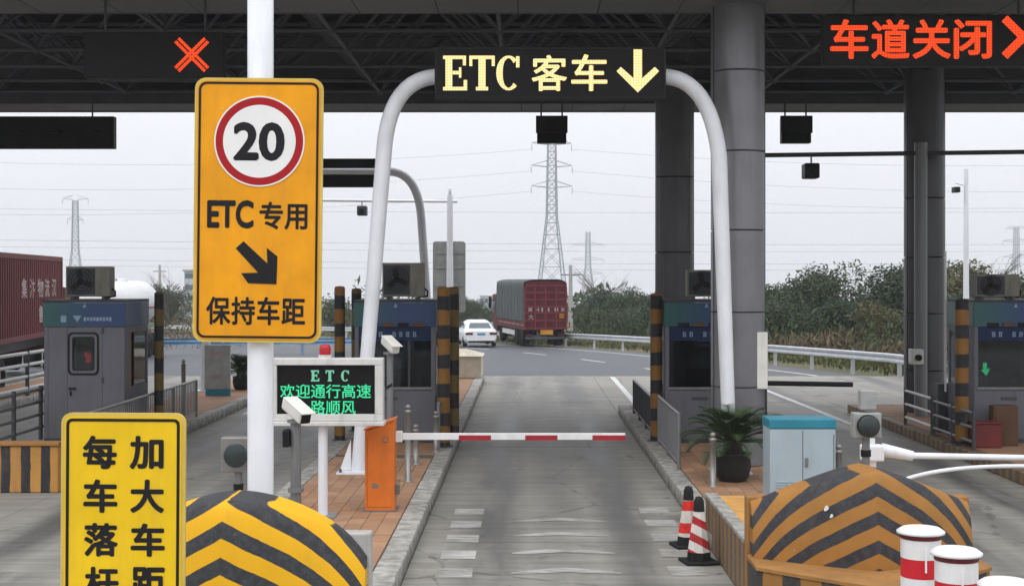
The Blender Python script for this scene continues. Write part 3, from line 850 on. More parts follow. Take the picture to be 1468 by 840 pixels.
right = [(X(1047, DG), 0, 0.0)] + bez((X(1031, DG), 0, 4.9), (X(1018, DG), 0, zz(110)), (X(948, DG), 0, zz(110)), 12)
MB().tube(left, [.105] + [tw] * 13, 16).build('leg', 'white_steel', g)
MB().tube(right, [.105] + [tw] * 13, 16).build('leg', 'white_steel', g)
rod('beam', (X(632, DG), 0.02, zz(110)), (X(948, DG), 0.02, zz(110)), .10, 'white_steel', g, 14)
for px in (513, 1047):
    x = X(px, DG)
    box('base_plate', 'white_steel', g, x - .3, x + .3, -.3, .3, 0.0, .025)
    for sgn in (-1, 1):
        MB().prism([(x + sgn * .10, .028), (x + sgn * .28, .028), (x + sgn * .11, .5)], 'y', -.01, .01).build('gusset', 'white_steel', g)
    for bx_ in (-.24, .24):
        for by in (-.24, .24): MB().lathe([(.022, 0), (.022, .05), (0, .055)], 6).build('anchor_bolt', 'dark_steel', g, loc=(x + bx_, by, .026))
bd = box('display_housing', 'led_panel', g, X(625, DG), X(952, DG), -.32, -.10, zz(146), zz(73), .015)
mb = MB(); ring_prism(mb, rrect(X(952, DG) - X(625, DG) - .01, zz(73) - zz(146) - .01, .02, 2, X(788.5, DG), (zz(73) + zz(146)) / 2), rrect(X(952, DG) - X(625, DG) - .07, zz(73) - zz(146) - .07, .02, 2, X(788.5, DG), (zz(73) + zz(146)) / 2), -.335, -.318)
mb.build('bezel', 'black', g)
for ch, a, b in (('E', 637, 671), ('T', 674, 710), ('C', 712, 747)):
    mb = MB(); serif(mb, ch, X(a, DG), X(b, DG), zz(134), zz(85), -.330, -.322); mb.build('lit_letter', 'led_amber', g)
lettering('lit_character', '客', 'led_amber', g, X(762, DG), X(812, DG), zz(135), zz(84), -.328, .016)
lettering('lit_character', '车', 'led_amber', g, X(818, DG), X(869, DG), zz(135), zz(83), -.328, .016)
ap = [(906, 75), (918, 75), (918, 117), (936, 101), (942, 107), (912, 137), (882, 107), (888, 101), (906, 117)]
MB().prism([(X(a, DG), zz(b)) for a, b in ap], 'y', -.330, -.322).build('lit_arrow', 'led_amber', g)
for px in (660, 915): box('bracket', 'galvanised', g, X(px, DG) - .05, X(px, DG) + .05, -.099, -.07, zz(128), zz(92))

def hung(label, px0, px1, py0, py1, D, depth=.22):
    x = (X(px0, D) + X(px1, D)) / 2; zb = Z(py1, D)
    t = thing('hanging_lane_board', label, 'signal board', (x, D, zb))
    w, h = X(px1, D) - X(px0, D), Z(py0, D) - zb
    box('housing', 'led_panel', t, -w / 2, w / 2, 0, depth, 0, h, .012)
    for sx_ in (-w * .36, w * .36): rod('hanger', (sx_, depth / 2, h), (sx_, depth / 2, 7.9 - zb), .022, 'dark_steel', t)
    return t, w, h
t, w, h = hung('dark hanging board lit with red lane closed characters at the top right', 1180, 1510, 22, 94, DG + .2)
for i, ch in enumerate('车道关闭'):
    D_ = DG + .2
    lettering('lit_character', ch, 'led_red', t, X(1190 + 59 * i, D_) - t.location.x, X(1190 + 59 * i + 55, D_) - t.location.x, Z(85, D_) - t.location.z, Z(28, D_) - t.location.z, -.008, .024)
cr = MB()
for a in (45, -45): cr.box(-.42, .42, -.008, -.003, -.065, .065, Matrix.Rotation(R(a), 4, 'Y'))
cr.build('lit_cross', 'led_red', t, loc=(X(1467, DG + .2) - t.location.x, 0, Z(54, DG + .2) - t.location.z))
t, w, h = hung('dark hanging board with a lit red cross over the lane on the left', 120, 320, 46, 112, DG + .2)
for a in (45, -45):
    for o in (-.035, .035):
        MB().box(-.33, .33, -.008, -.003, o - .024, o + .024, Matrix.Rotation(R(a), 4, 'Y')).build('lit_stroke', 'led_red', t, loc=(X(275, DG + .2) - t.location.x, -.001 if a > 0 else 0, Z(79, DG + .2) - t.location.z))
DH = 34.9
for lab, a, b in (('small black signal box hanging over the centre lane beneath the amber board', 770, 812), ('small black signal box hanging right of the broad grey column', 1121, 1163)):
    t, w, h = hung(lab, a, b, 168, 205, DH, .3)
    box('sun_visor', 'black', t, -w / 2 - .03, w / 2 + .03, -.02, .1, .25, h + .03)
t, w, h = hung('long black signal board hanging from the far canopy edge at the left', -70, 163, 167, 213, DH, .25)
for i in range(3): MB().lathe([(.14, 0), (.16, .02), (.14, .04)], 20).build('lamp_ring', 'black', t, loc=(w / 2 - .5 - i * .95, -.01, h / 2))

# second gantry beyond, seen from behind its board
DB = 37.4
g2 = thing('lane_gantry', 'farther white pipe gantry with a dark board, left of the amber board', 'gantry', (0, DB, 0.198))
def zb_(py): return Z(py, DB) - .198
lp = [(X(293, DB), 0, 0)] + bez((X(303, DB), 0, 4.6), (X(306, DB), 0, zb_(246)), (X(352, DB), 0, zb_(246)), 10)
rp = [(X(621, DB), 0, 0)] + bez((X(604, DB), 0, 4.6), (X(600, DB), 0, zb_(246)), (X(556, DB), 0, zb_(246)), 10)
for p in (lp, rp): MB().tube(p, .115, 14).build('leg', 'white_steel', g2)
rod('beam', (X(352, DB), 0, zb_(246)), (X(556, DB), 0, zb_(246)), .085, 'white_steel', g2, 12)
box('display_housing', 'led_panel', g2, X(352, DB), X(547, DB), .11, .30, zb_(268), zb_(227), .01)
for p in (293, 621): box('base_plate', 'white_steel', g2, X(p, DB) - .26, X(p, DB) + .26, -.26, .26, 0, .025)

# ------------------------------------------------------------------ camera masts
def dome(t, p, s=1.0, m='dark_steel'):
    x, y, z = p
    c = MB(); c.cyl((x, y, z), (x, y, z - .16 * s), .02 * s); c.build('drop_rod', 'galvanised', t)
    b = MB().box(x - .15 * s, x + .15 * s, y - .12 * s, y + .25 * s, z - .46 * s, z - .16 * s).build('camera_housing', m, t, .03 * s)
    MB().cyl((x, y - .121 * s, z - .33 * s), (x, y - .17 * s, z - .33 * s), .08 * s).build('lens', 'black', t)
DM = 49.0 - 5.6
m = thing('camera_mast', 'white camera mast with a grey sign seen from behind, beyond the centre booth', 'camera mast', (X(645, DM), DM, 0.198))
zt = Z(280, DM) - .198
MB().tube([(0, 0, 0), (0, 0, zt)], [.13, .09], 14).build('post', 'white_steel', m)
rod('arm', (-X(655, DM) + X(645, DM) + .45, 0, Z(289, DM) - .198), (X(420, DM) - X(645, DM), 0, Z(287, DM) - .198), .045, 'white_steel', m)
dome(m, (X(519, DM) - X(645, DM), 0, Z(288, DM) - .198))
w_, h_ = X(667, DM) - X(620, DM), Z(346, DM) - Z(448, DM)
cz_s = Z(397, DM) - .198
MB().prism(rrect(w_, h_, .09), 'y', .16, .19).build('sign_back', 'sign_back', m)
m.children[-1].location = (X(643.5, DM) - X(645, DM), 0, cz_s)
for dz in (-.75, -.25, .3, .75): box('bracket', 'galvanised', m, -w_ / 2 + .06, w_ / 2 - .1, .135, .157, cz_s + dz - .03, cz_s + dz + .03)
MB().lathe([(0, 0), (.05, .02), (.05, .2), (0, .24)], 10).build('finial', 'white_steel', m, loc=(0, 0, zt))
DM = 30.6
m = thing('camera_mast', 'grey pipe camera mast in front of the dark right column', 'camera mast', (X(1320, DM), DM, 0.198))
rod('post', (0, 0, 0), (0, 0, Z(205, DM) - .198), .14, 'dull_steel', m, 14)
rod('arm', (X(1085, DM) - X(1320, DM), 0, Z(223, DM) - .198), (X(1480, DM) - X(1320, DM), 0, Z(218, DM) - .198), .05, 'dark_steel', m)
dome(m, (X(1163, DM) - X(1320, DM), 0, Z(223, DM) - .198), 1.1, 'black')
mb = MB().box(-.28, -.02, -.32, .0, Z(515, DM) - .3, Z(500, DM) - .19); mb.build('side_camera', 'white_plastic', m, .03)
MB().cyl((-.15, -.33, Z(508, DM) - .25), (-.15, -.40, Z(508, DM) - .25), .07).build('side_lens', 'black', m)
DM = 52.0
m = thing('camera_mast', 'slim white camera mast rising behind the right edge booth', 'camera mast', (X(1385, DM), DM, GZ(DM)))
MB().tube([(0, 0, 0), (0, 0, Z(238, DM))], [.13, .075], 12).build('post', 'white_steel', m)
rod('arm', (0, 0, Z(262, DM)), (-.4, 0, Z(258, DM)), .025, 'white_steel', m)
MB().box(-.52, -.3, -.3, .1, Z(272, DM), Z(264, DM)).build('camera_housing', 'black', m, .02)

# ------------------------------------------------------------------ green message board, cameras, lamps on the left island
DL = 17.7
s = thing('message_board', 'white framed message board with green lit characters on a white post', 'message board', (X(463, DL), DL, 0.198))
def lx(p): return X(p, DL) - X(463, DL)
def lz(p): return Z(p, DL) - .198
a, b, c, d = lx(391), lx(550), lz(602), lz(513)
fw = .10
mb = MB(); mb.box(a, b, -.12, .10, d - fw * .85, d).box(a, b, -.12, .10, c, c + fw * .85).box(a, a + fw * .7, -.12, .10, c + fw * .85, d - fw * .85).box(b - fw, b, -.12, .10, c + fw * .85, d - fw * .85)
mb.build('frame', 'frame_white', s, .008)
box('display', 'led_panel', s, a + .02, b - .02, -.07, .09, c + .02, d - .02)
box('tray', 'frame_white', s, a - .02, b + .02, -.16, .12, c - .06, c - .003, .01)
rod('post', (0, 0, 0), (0, 0, c - .06), .062, 'white_steel', s, 16)
box('base_plate', 'galvanised', s, -.17, .17, -.17, .17, 0, .02)
for ch, p in (('E', 447), ('T', 468), ('C', 490)):
    mb = MB(); serif(mb, ch, lx(p), lx(p + 12), lz(546), lz(530), -.078, -.072, .26, .14); mb.build('lit_letter', 'led_green_pale', s)
lettering('lit_line', '欢迎通行高速', 'led_green', s, lx(403), lx(533), lz(570), lz(550), -.075, .012)
lettering('lit_line', '一路顺风', 'led_green', s, lx(425), lx(511), lz(593), lz(573), -.075, .012)
bc = thing('beacon_light', 'red beacon lamp on top of the green message board', 'beacon', (X(466, DL), DL, Z(513, DL)))
MB().lathe([(.085, 0), (.085, .04)], 16).build('base', 'frame_white', bc)
MB().lathe([(.07, .042), (.075, .12), (.06, .165), (0, .175)], 16).build('lens', 'beacon_red', bc)

def cctv(label, px, D, pyc, pole_r, yaw, loc2=False, sc=1.0):
    t = thing('security_camera', label, 'security camera', (X(px, D), D, 0.198))
    zc_ = Z(pyc, D) - .198
    rod('post', (0, 0, 0), (0, 0, zc_ - .14), pole_r, 'dull_steel', t, 14)
    box('base_plate', 'galvanised', t, -.14, .14, -.14, .14, 0, .02)
    MB().lathe([(.10, 0), (.10, .03)], 16).build('pole_cap', 'dull_steel', t, loc=(0, 0, zc_ - .14))
    MB().lathe([(pole_r + .03, 0), (pole_r + .03, .05)], 14).build('clamp', 'dull_steel', t, loc=(0, 0, zc_ * .36))
    mt = Matrix.Translation((0, 0, zc_)) @ Matrix.Rotation(yaw, 4, 'Z') @ Matrix.Rotation(R(20), 4, 'X') @ Matrix.Scale(sc, 4)
    h = MB().box(-.085, .085, -.27, .24, -.075, .085, mt).build('housing', 'white_plastic', t, .03)
    MB().box(-.1, .1, -.33, .2, .087, .105, mt).build('sunshield', 'white_plastic', t, .01)
    MB().box(-.065, .065, -.276, -.271, -.055, .06, mt).build('window', 'black', t)
    MB().cyl(mt @ Vector((0, 0, -.075)), (0, 0, zc_ - .115), .03).build('bracket', 'dull_steel', t)
    if loc2:
        MB().box(-.14, -.06, -.1, .1, zc_ - .42, zc_ - .22).build('junction_box', 'black', t, .015)
    return t
cctv('white security camera on a grey pole in front of the green message board', 424, 16.2, 588, .062, R(38), True, .92)
t = cctv('white security camera on a thin pole in front of the centre booth', 559, 20.6, 494, .05, R(30), False, .82)
MB().lathe([(.03, 0), (.085, .05), (.09, .06)], 16).build('speaker_horn', 'sign_white', t)
t.children[-1].location = (.08, -.06, Z(521, 20.6) - .198); t.children[-1].rotation_euler = (R(90), 0, 0)

def lane_lamp(label, px0, px1, py0, py1, D, extra=False):
    xc = (X(px0, D) + X(px1, D)) / 2
    t = thing('lane_signal', label, 'traffic signal', (xc, D, 0.198 if not extra else .566))
    zb = t.location.z
    w = (X(px1, D) - X(px0, D)) / 2; z0, z1 = Z(py1, D) - zb, Z(py0, D) - zb; zc_ = (z0 + z1) / 2
    box('housing', 'stainless' if not extra else 'sign_back', t, -w, w, 0, .16, z0, z1, .012)
    r = w * .74
    MB().tube([(0, -.001, zc_), (0, -.05, zc_)], [r * 1.08, r * 1.08], 28).build('bezel', 'dull_steel' if not extra else 'black', t)
    MB().tube([(0, -.052, zc_), (0, -.062, zc_), (0, -.068, zc_)], [r, r * .85, .01], 28).build('lens', 'lamp_lens', t)
    rod('post', (0, .08, 0), (0, .08, z0), .042, 'dull_steel', t, 12)
    MB().lathe([(.055, 0), (.055, .07)], 12).build('collar', 'black', t, loc=(0, .08, z0 - .2))
    return t
lane_lamp('unlit round lane signal in a square steel case left of the thick white post', 316, 363, 627, 677, 15.0)
t = lane_lamp('unlit lane signal with a round black hood behind the ochre crash nose', 1224, 1264, 592, 628, 14.6, True)
box('terminal_box', 'sign_back', t, -.07, .10, .03, .15, Z(590, 14.6) - .55, Z(560, 14.6) - .566, .01)

# ------------------------------------------------------------------ barrier machines
DBm = 18.2
b = thing('lane_barrier', 'orange barrier machine with a red and white arm across the centre lane', 'barrier gate', (X(546, DBm), DBm, 0.198))
def bz(p): return Z(p, DBm) - .198
w = X(567, DBm) - X(546, DBm)
MB().prism([(-w, 0.0), (w, 0.0), (w, bz(601)), (-w, bz(616))], 'y', -.17, .17).build('cabinet', 'barrier_orange', b, .012)
MB().prism([(-w - .012, bz(616) + .004), (w + .012, bz(601) + .004), (w + .012, bz(601) + .03), (-w - .012, bz(616) + .03)], 'y', -.185, .185).build('lid', 'barrier_orange', b, .006)
box('plinth', 'dull_steel', b, -w - .03, w + .03, -.2, .2, -.004, .018)
MB().tube([(w * .4, -.171, bz(628)), (w * .4, -.178, bz(628))], .04, 20).build('lock_ring', 'dull_steel', b)
MB().tube([(w * .4, -.179, bz(628)), (w * .4, -.182, bz(628))], .026, 20).build('lock_core', 'barrier_orange', b)
box('door_seam', 'dark_steel', b, -w + .03, -w + .034, -.1725, -.1705, .06, bz(624))
box('door_seam', 'dark_steel', b, -w + .034, w - .03, -.1725, -.1705, .055, .059)
box('rating_plate', 'dull_steel', b, -w * .5, -w * .1, -.1725, -.1705, .30, .36)
x0 = w + .004; zA = bz(625)
box('arm_clamp', 'white_plastic', b, x0 - .0, x0 + .09, -.09, .03, zA - .07, zA + .07, .01)
box('service_socket', 'dull_steel', b, x0, x0 + .05, -.03, .03, bz(708), bz(695))
xe = X(896, DBm) - X(546, DBm)
am = box('arm', 'post_white', b, x0 + .09, xe, -.06, -.02, zA - .042, zA + .045, .006)
for a_, c_ in ((658, 704), (753, 799), (849, 896)):
    o_ = X(546, DBm)
    box('red_sleeve', 'reflector_red', b, X(a_, DBm) - o_, X(c_, DBm) - o_, -.065, -.015, zA - .046, zA + .018)
# white arm barrier on the right
DR = 15.6
b = thing('lane_barrier', 'white arm barrier on a slim white stand behind the ochre crash nose', 'barrier gate', (X(1250, DR), DR, 0.566))
def rz_(p): return Z(p, DR) - .566
box('stand', 'white_steel', b, -.04, .04, -.04, .04, 0, rz_(655), .006)
box('stand_bracket', 'white_steel', b, -.16, .16, -.05, .05, rz_(683), rz_(677), .004)
box('pivot_head', 'white_steel', b, -.12, .12, -.09, .09, rz_(660), rz_(637), .02)
MB().cyl((-.01, 0, rz_(637)), (-.01, 0, rz_(627)), .045).build('pivot_cap', 'white_steel', b)
MB().tube([(.1, -.02, rz_(644)), (.45, -.02, rz_(653))], [.075, .055], 12).build('arm_sleeve', 'white_steel', b)
MB().tube([(.44, -.02, rz_(652.5)), (2.6, -.02, rz_(658))], [.036, .032], 12).build('arm', 'white_steel', b)
b2 = thing('barrier_arm', 'thin curved white pole drooping below the white arm barrier', 'barrier arm', (X(1300, 15.0), 15.0, 0))
pts = bez((0, 0, Z(686, 15.0)), (X(1360, 15) - X(1300, 15), 0, Z(666, 15.0)), (X(1480, 15) - X(1300, 15), 0, Z(668, 15.0)), 12) + [Vector((X(1600, 15) - X(1300, 15), 0, Z(674, 15)))]
MB().tube(pts, .022, 10).build('pole', 'white_steel', b2)
rod('stand', (X(1600, 15) - X(1300, 15), 0, 0.0), (X(1600, 15) - X(1300, 15), 0, Z(672, 15)), .05, 'white_steel', b2)
# dark arm across the next lane
DK = 25.0
b = thing('lane_barrier', 'black barrier arm reaching right from the broad grey column', 'barrier gate', (X(1085, DK), DK, 0.198))
box('cabinet', 'dark_steel', b, -.16, .16, -.16, .16, 0, 1.1, .01)
rod('arm', (.16, -.02, Z(549, DK) - .198), (X(1222, DK) - X(1085, DK), -.02, Z(551, DK) - .198), .045, 'black', b)
# raised boom beside the right booth
b = thing('lane_barrier', 'slim white boom raised upright beside the right edge booth', 'barrier gate', (X(1352, 27.5), 27.5, 0.198))
box('cabinet', 'dark_steel', b, -.14, .14, -.14, .14, 0, .95, .01)
rod('arm', (0, -.16, .8), (0, -.16, Z(375, 27.5)), .022, 'post_white', b)

# ------------------------------------------------------------------ cabinet, bollards, posts, cones
DC = 18.9
c = thing('equipment_cabinet', 'pale blue equipment cabinet with a teal top band behind the ochre nose', 'cabinet', (X(1145, DC), DC, 0.198))
w = X(1192, DC) - X(1145, DC)
zt = Z(598, DC) - .198
box('body', 'cabinet_blue', c, -w + .005, w - .005, -.28, .28, 0.05, zt - .128, .012)
box('top_band', 'cabinet_teal', c, -w - .004, w + .004, -.29, .29, zt - .125, zt, .012)
box('plinth', 'concrete_plain', c, -w - .03, w + .03, -.32, .32, 0, .048)
box('door_seam', 'dark_steel', c, -.004, .004, -.2825, -.2805, .08, zt - .15)
box('lock', 'dull_steel', c, .03, .07, -.30, -.281, .50, .62, .004)
for i in range(5): box('louvre', 'cabinet_blue', c, -.36, -.12, -.292, -.281, .15 + i * .035, .165 + i * .035)
rod('hinge_line', (w - .03, -.284, .1), (w - .03, -.284, zt - .2), .006, 'dull_steel', c)

def bollard(label, px, D, top, group='stainless bollards'):
    t = thing('bollard', label, 'bollard', (X(px, D), D, 0.196), 0, group)
    h = Z(top, D) - .196
    MB().lathe([(.075, 0), (.075, .02), (.048, .025), (.048, h - .13), (.055, h - .125), (.055, h - .09), (.022, h - .085), (.022, h - .075)], 18).build('tube', 'stainless', t)
    MB().lathe([(.02, 0), (.04, .015), (.046, .04), (.035, .068), (0, .08)], 14).build('ball', 'stainless', t, loc=(0, 0, h - .08))
bollard('tall stainless bollard with a ball top just right of the orange barrier machine', 585, 20.7, 579)
bollard('shorter stainless bollard half hidden behind the tall one by the orange machine', 596, 22.6, 607)
bollard('slim stainless bollard at the kerb in front of the striped post, left of the lane', 625, 24.3, 588)
bollard('stainless bollard left of the potted palm', 1022, 20.2, 619)
bollard('stainless bollard right of the pale blue cabinet', 1202, 19.4, 636)
bollard('dark stainless bollard behind the railing at the left booth', 263, 30.8, 515)

def guard_post(label, px, D, top, r, mat='post_stripes', square=False, base=.198):
    t = thing('guard_post', label, 'guard post', (X(px, D), D, base), 0, 'striped guard posts')
    h = Z(top, D) - base
    if square: MB().box(-r, r, -r, r, 0, h).build('shaft', mat, t, .02)
    else: MB().lathe([(r, 0), (r, h - .04), (r * .8, h - .01), (0, h)], 22).build('shaft', mat, t)
    MB().lathe([(r * 1.5, 0), (r * 1.5, .02)], 16).build('foot', 'dark_steel', t)
guard_post('thick black and ochre banded guard post on the right of the centre booth', 636, 25.0, 411, .115)
guard_post('thick dark banded guard post behind the one right of the centre booth', 650, 26.4, 411, .11, 'post_stripes_dull')
guard_post('black and ochre banded guard post left of the centre booth', 487, 26.0, 410, .10)
guard_post('dark banded guard post behind the white gantry leg at the centre booth', 511, 27.6, 413, .10, 'post_stripes_dull')
guard_post('slim dull banded guard post right of the left booth', 228, 27.0, 418, .09, 'post_stripes_dull')
guard_post('black and ochre banded guard post left of the right lane booth', 941, 25.9, 420, .115)
guard_post('black and ochre banded guard post at the right edge booth', 1379, 25.2, 428, .12)

def cone(label, px, D, top, mat):
    t = thing('traffic_cone', label, 'traffic cone', (X(px, D), D, 0.002), R(12))
    h = Z(top, D)
    MB().box(-.19, .19, -.19, .19, 0, .035).build('base', 'rubber', t, .015)
    MB().lathe([(.140, .036), (.136, .13)], 8, smooth=False).build('foot_band', 'rubber', t)
    MB().lathe([(.134, .131), (.064, h - .17)], 8, smooth=False).build('body', mat, t)
    MB().lathe([(.066, h - .169), (.06, h - .06), (.038, h - .01), (0, h)], 10).build('tip', 'rubber', t)
cone('red and white banded traffic cone standing behind the other cone', 987, 16.7, 696, 'cone_bands')
cone('traffic cone with diagonal red and white stripes in front of the other cone', 1002, 15.75, 711, 'cone_diagonal')

def drum_post(label, px, D, top, r):
    t = thing('warning_post', label, 'warning post', (X(px, D), D, 0.002), 0, 'red and white warning posts')
    h = Z(top, D)
    zs = [0, .17, .34, .51, .64, .77, h - .125]
    zs = [h - .10 - .16 * i for i in range(7)][::-1]; zs = [z for z in zs if z > .08]; zs = [0] + zs
    for i, (a_, b_) in enumerate(zip(zs, zs[1:])):
        k_ = len(zs) - 2 - i
        MB().lathe([(r + .001 * (i % 2), a_ + .001), (r + .001 * (i % 2), b_ - .001)], 30).build('band', 'post_white' if k_ % 2 == 0 else 'post_red', t)
    MB().lathe([(r * 1.03, h - .099), (r * 1.05, h - .06)], 30).build('cap_skirt', 'post_maroon', t)
    MB().lathe([(r * 1.05, h - .059), (r * 1.2, h - .058), (r * 1.21, h - .04), (r * .95, h - .012), (r * .5, h), (0, h + .004)], 30).build('cap', 'post_white', t)
    MB().box(-.012, .002, -r - .012, -r + .004, h - .36, h - .16).build('reflector_strip', 'sign_white', t)
drum_post('farthest of three red and white posts before the ochre crash nose', 1320, 11.75, 754, .165)
drum_post('middle one of three red and white posts before the ochre crash nose', 1371, 10.9, 784, .165)
drum_post('nearest of three red and white posts, only its white cap in view', 1441, 10.2, 829, .165)

# ------------------------------------------------------------------ railings
def railing(label, x, y0, y1, h, mat='dull_steel', step=.13, base=.198, x1=None, group=None):
    x1 = x if x1 is None else x1
    t = thing('railing', label, 'railing', (x, y0, base), 0, group)
    L = y1 - y0; dx = x1 - x
    def P(s_, z): return (dx * s_, L * s_, z)
    rod('top_rail', P(0, h), P(1, h), .028, 'stainless', t)
    rod('bottom_rail', P(0, .1), P(1, .1), .02, mat, t)
    n = max(2, int(round(L / 1.9)) + 1)
    for i in range(n): rod('post', P(i / (n - 1), 0), P(i / (n - 1), h), .03, mat, t)
    n = int(L / step)
    for i in range(1, n): rod('baluster', P(i / n, .1), P(i / n, h), .011, mat, t, 6)
    return t
railing('steel railing along the kerb right of the centre lane, nearer part', 2.40, 22.0, 25.3, .88, group='kerb railings')
railing('steel railing along the kerb right of the centre lane, farther part', 2.40, 26.4, 31.2, .75, 'dark_steel', group='kerb railings')
railing('steel railing with pale top rail beside the left booth', -7.2, 22.6, 30.4, .80, group='kerb railings')
railing('short steel railing beside the centre booth at the kerb', -1.55, 24.5, 30.0, .82, group='kerb railings')
def bar_fence(label, x, y0, y1, zs, mat, n=4, r=.028):
    t = thing('bar_fence', label, 'fence', (x, y0, 0.198), 0, 'horizontal bar fences')
    for z in zs: rod('bar', (0, 0, z), (0, y1 - y0, z), r, mat, t)
    for i in range(n): rod('post', (0, (y1 - y0) * i / (n - 1), 0), (0, (y1 - y0) * i / (n - 1), zs[0] + .06), r * 1.2, 'dark_steel', t)
bar_fence('white three bar fence by the right column', 7.82, 26.9, 28.8, (.70, .43, .16), 'post_white', 2)
bar_fence('dull three bar fence between white fence and right edge booth', 7.82, 24.4, 26.8, (.66, .40, .15), 'dull_steel', 3)
bar_fence('grey bar fence on the left side of the left booth', -9.1, 22.0, 27.5, (.95, .72, .48, .24), 'dull_steel', 5, .035)
bar_fence('grey bar fence on the island at the far left edge', -12.85, 27.5, 38, (1.1, .8, .5, .2), 'frame_white', 6, .045)
# ------------------------------------------------------------------ toll booths
DBO = 25.6
BW, BL, BH = 0.735, 1.6, 2.62           # half width, length, height above the island
def booth(label, xc, kind):
    t = thing('toll_booth', label, 'toll booth', (xc, DBO, 0.198), 0, 'toll booths')
    zb = Z(468, DBO) - .198
    box('floor', 'dark_steel', t, -BW, BW, 0, BL, 0, .08)
    box('roof', 'booth_dark', t, -BW - .02, BW + .02, -.03, BL + .03, BH - .05, BH, .01)
    fa = MB().box(-BW - .015, BW + .015, -.028, .0, zb, BH - .052).build('fascia', 'band_print', t)
    box('side_fascia', 'band_print', t, BW, BW + .02, .003, BL, zb, BH - .052)
    box('side_fascia', 'band_print', t, -BW - .02, -BW, .003, BL, zb, BH - .052)
    # printed emblem and a line of small marks
    MB().prism([(-.02, zb + .35), (.02, zb + .43), (.05, zb + .35)], 'y', -.031, -.029).build('emblem', 'print_pale', fa)
    if kind == 'door':
        MB().prism([(-.20, zb + .2), (-.04, zb + .2), (-.12, zb + .08)], 'y', -.031, -.029).build('emblem', 'print_pale', fa)
        box('emblem', 'print_pale', fa, -.42, -.32, -.031, -.029, zb + .08, zb + .2)
        for i in range(9): box('print_mark', 'print_pale', fa, .0 + i * .058, .045 + i * .058, -.031, -.029, zb + .10 + .008 * (i % 2), zb + .17)
    # walls: corner posts, back, sides with a window
    for sx_ in (-1, 1):
        for y in (0, BL - .07):
            box('corner_post', 'booth_grey', t, sx_ * BW - (.07 if sx_ > 0 else 0), sx_ * BW + (0 if sx_ > 0 else .07), y, y + .07, .082, zb)
        a, b = (BW - .04, BW - .003) if sx_ > 0 else (-BW + .003, -BW + .04)
        box('side_wall', 'booth_grey', t, a, b, .073, BL - .073, .082, 1.0)
        box('side_wall', 'booth_grey', t, a, b, .073, BL - .073, zb - .12, zb)
        box('side_pane', 'booth_glass', t, (a + b) / 2 - .004, (a + b) / 2 + .004, .45, BL - .15, 1.003, zb - .123)
        fr = box('side_frame', 'ochre_side' if sx_ > 0 else 'booth_grey', t, a - .003, b + .006, .40, .445, .95, zb - .1)
        box('side_wall', 'booth_grey', t, a, b, .073, .395, 1.003, zb - .123)
    box('back_wall', 'booth_grey', t, -BW + .073, BW - .073, BL - .05, BL - .005, .082, 1.1)
    box('back_pane', 'booth_glass', t, -BW + .073, BW - .073, BL - .03, BL - .022, 1.103, zb - .003)
    box('ceiling_liner', 'interior', t, -BW + .05, BW - .05, .05, BL - .06, zb + .005, zb + .03)
    if kind == 'door':
        dw = (-.31, .33)
        box('front_wall', 'booth_grey', t, -BW + .073, dw[0] - .006, .006, .05, .082, zb)
        box('front_wall', 'booth_grey', t, dw[1] + .006, BW - .073, .006, .05, .082, zb)
        wz0, wz1 = Z(535, DBO) - .198, Z(479, DBO) - .198
        wc, wr = -.015, .25
        door = bpy.data.objects.new('door', None); COL.objects.link(door); door.parent = t
        mb = MB()
        mb.box(dw[0], dw[1], .008, .045, .10, wz0).box(dw[0], dw[1], .008, .045, wz1, zb - .01).box(dw[0], wc - wr, .008, .045, wz0, wz1).box(wc + wr, dw[1], .008, .045, wz0, wz1)
        mb.build('leaf', 'booth_grey', door)
        zc_ = (wz0 + wz1) / 2; hh = wz1 - wz0
        mb = MB(); ring_prism(mb, rrect(2 * wr + .07, hh + .07, .09, 5, wc, zc_), rrect(2 * wr - .0, hh - .0, .07, 5, wc, zc_), -.004, .02); mb.build('gasket', 'black', door)
        mb = MB(); ring_prism(mb, rrect(2 * wr - .005, hh - .005, .07, 5, wc, zc_), rrect(2 * wr - .09, hh - .09, .05, 5, wc, zc_), .0, .022); mb.build('window_frame', 'booth_grey', door)
        mb = MB(); ring_prism(mb, rrect(2 * wr - .095, hh - .095, .05, 5, wc, zc_), rrect(2 * wr - .13, hh - .13, .04, 5, wc, zc_), -.003, .022); mb.build('inner_gasket', 'black', door)
        MB().prism(rrect(2 * wr - .12, hh - .12, .04, 5, wc, zc_), 'y', .012, .018).build('pane', 'booth_glass', door)
        box('handle', 'black', door, dw[0] + .03, dw[0] + .16, -.03, .006, .98, 1.01)
        box('lock', 'black', door, dw[0] + .05, dw[0] + .08, -.012, .006, .86, .95)
        for z in (.35, 1.1, 2.0): box('hinge', 'dark_steel', door, dw[1] - .01, dw[1] + .03, -.012, .005, z, z + .1)
        box('seam', 'black', t, dw[0] - .005, dw[0], .02, .05, .1, zb); box('seam', 'black', t, dw[1], dw[1] + .005, .02, .05, .1, zb)
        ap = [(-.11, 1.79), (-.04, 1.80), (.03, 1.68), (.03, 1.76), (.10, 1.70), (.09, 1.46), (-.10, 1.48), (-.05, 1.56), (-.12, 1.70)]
        MB().prism([(a * .6 + .02, (b - 1.63) * .6 + 1.56) for a, b in ap], 'y', .16, .17).build('red_reflection_glow', 'reflection_glow_red', t)  # glowing arrow shape added to stand for a red reflection in the door window
    else:
        sill = 1.0
        box('front_wall', 'booth_grey', t, -BW + .073, -.003, .006, .05, .082, sill - .02)
        box('front_wall', 'booth_grey', t, .003, BW - .073, .006, .05, .082, sill - .02)
        box('sill', 'dull_steel', t, -BW + .05, BW - .05, -.03, .06, sill - .018, sill + .02)
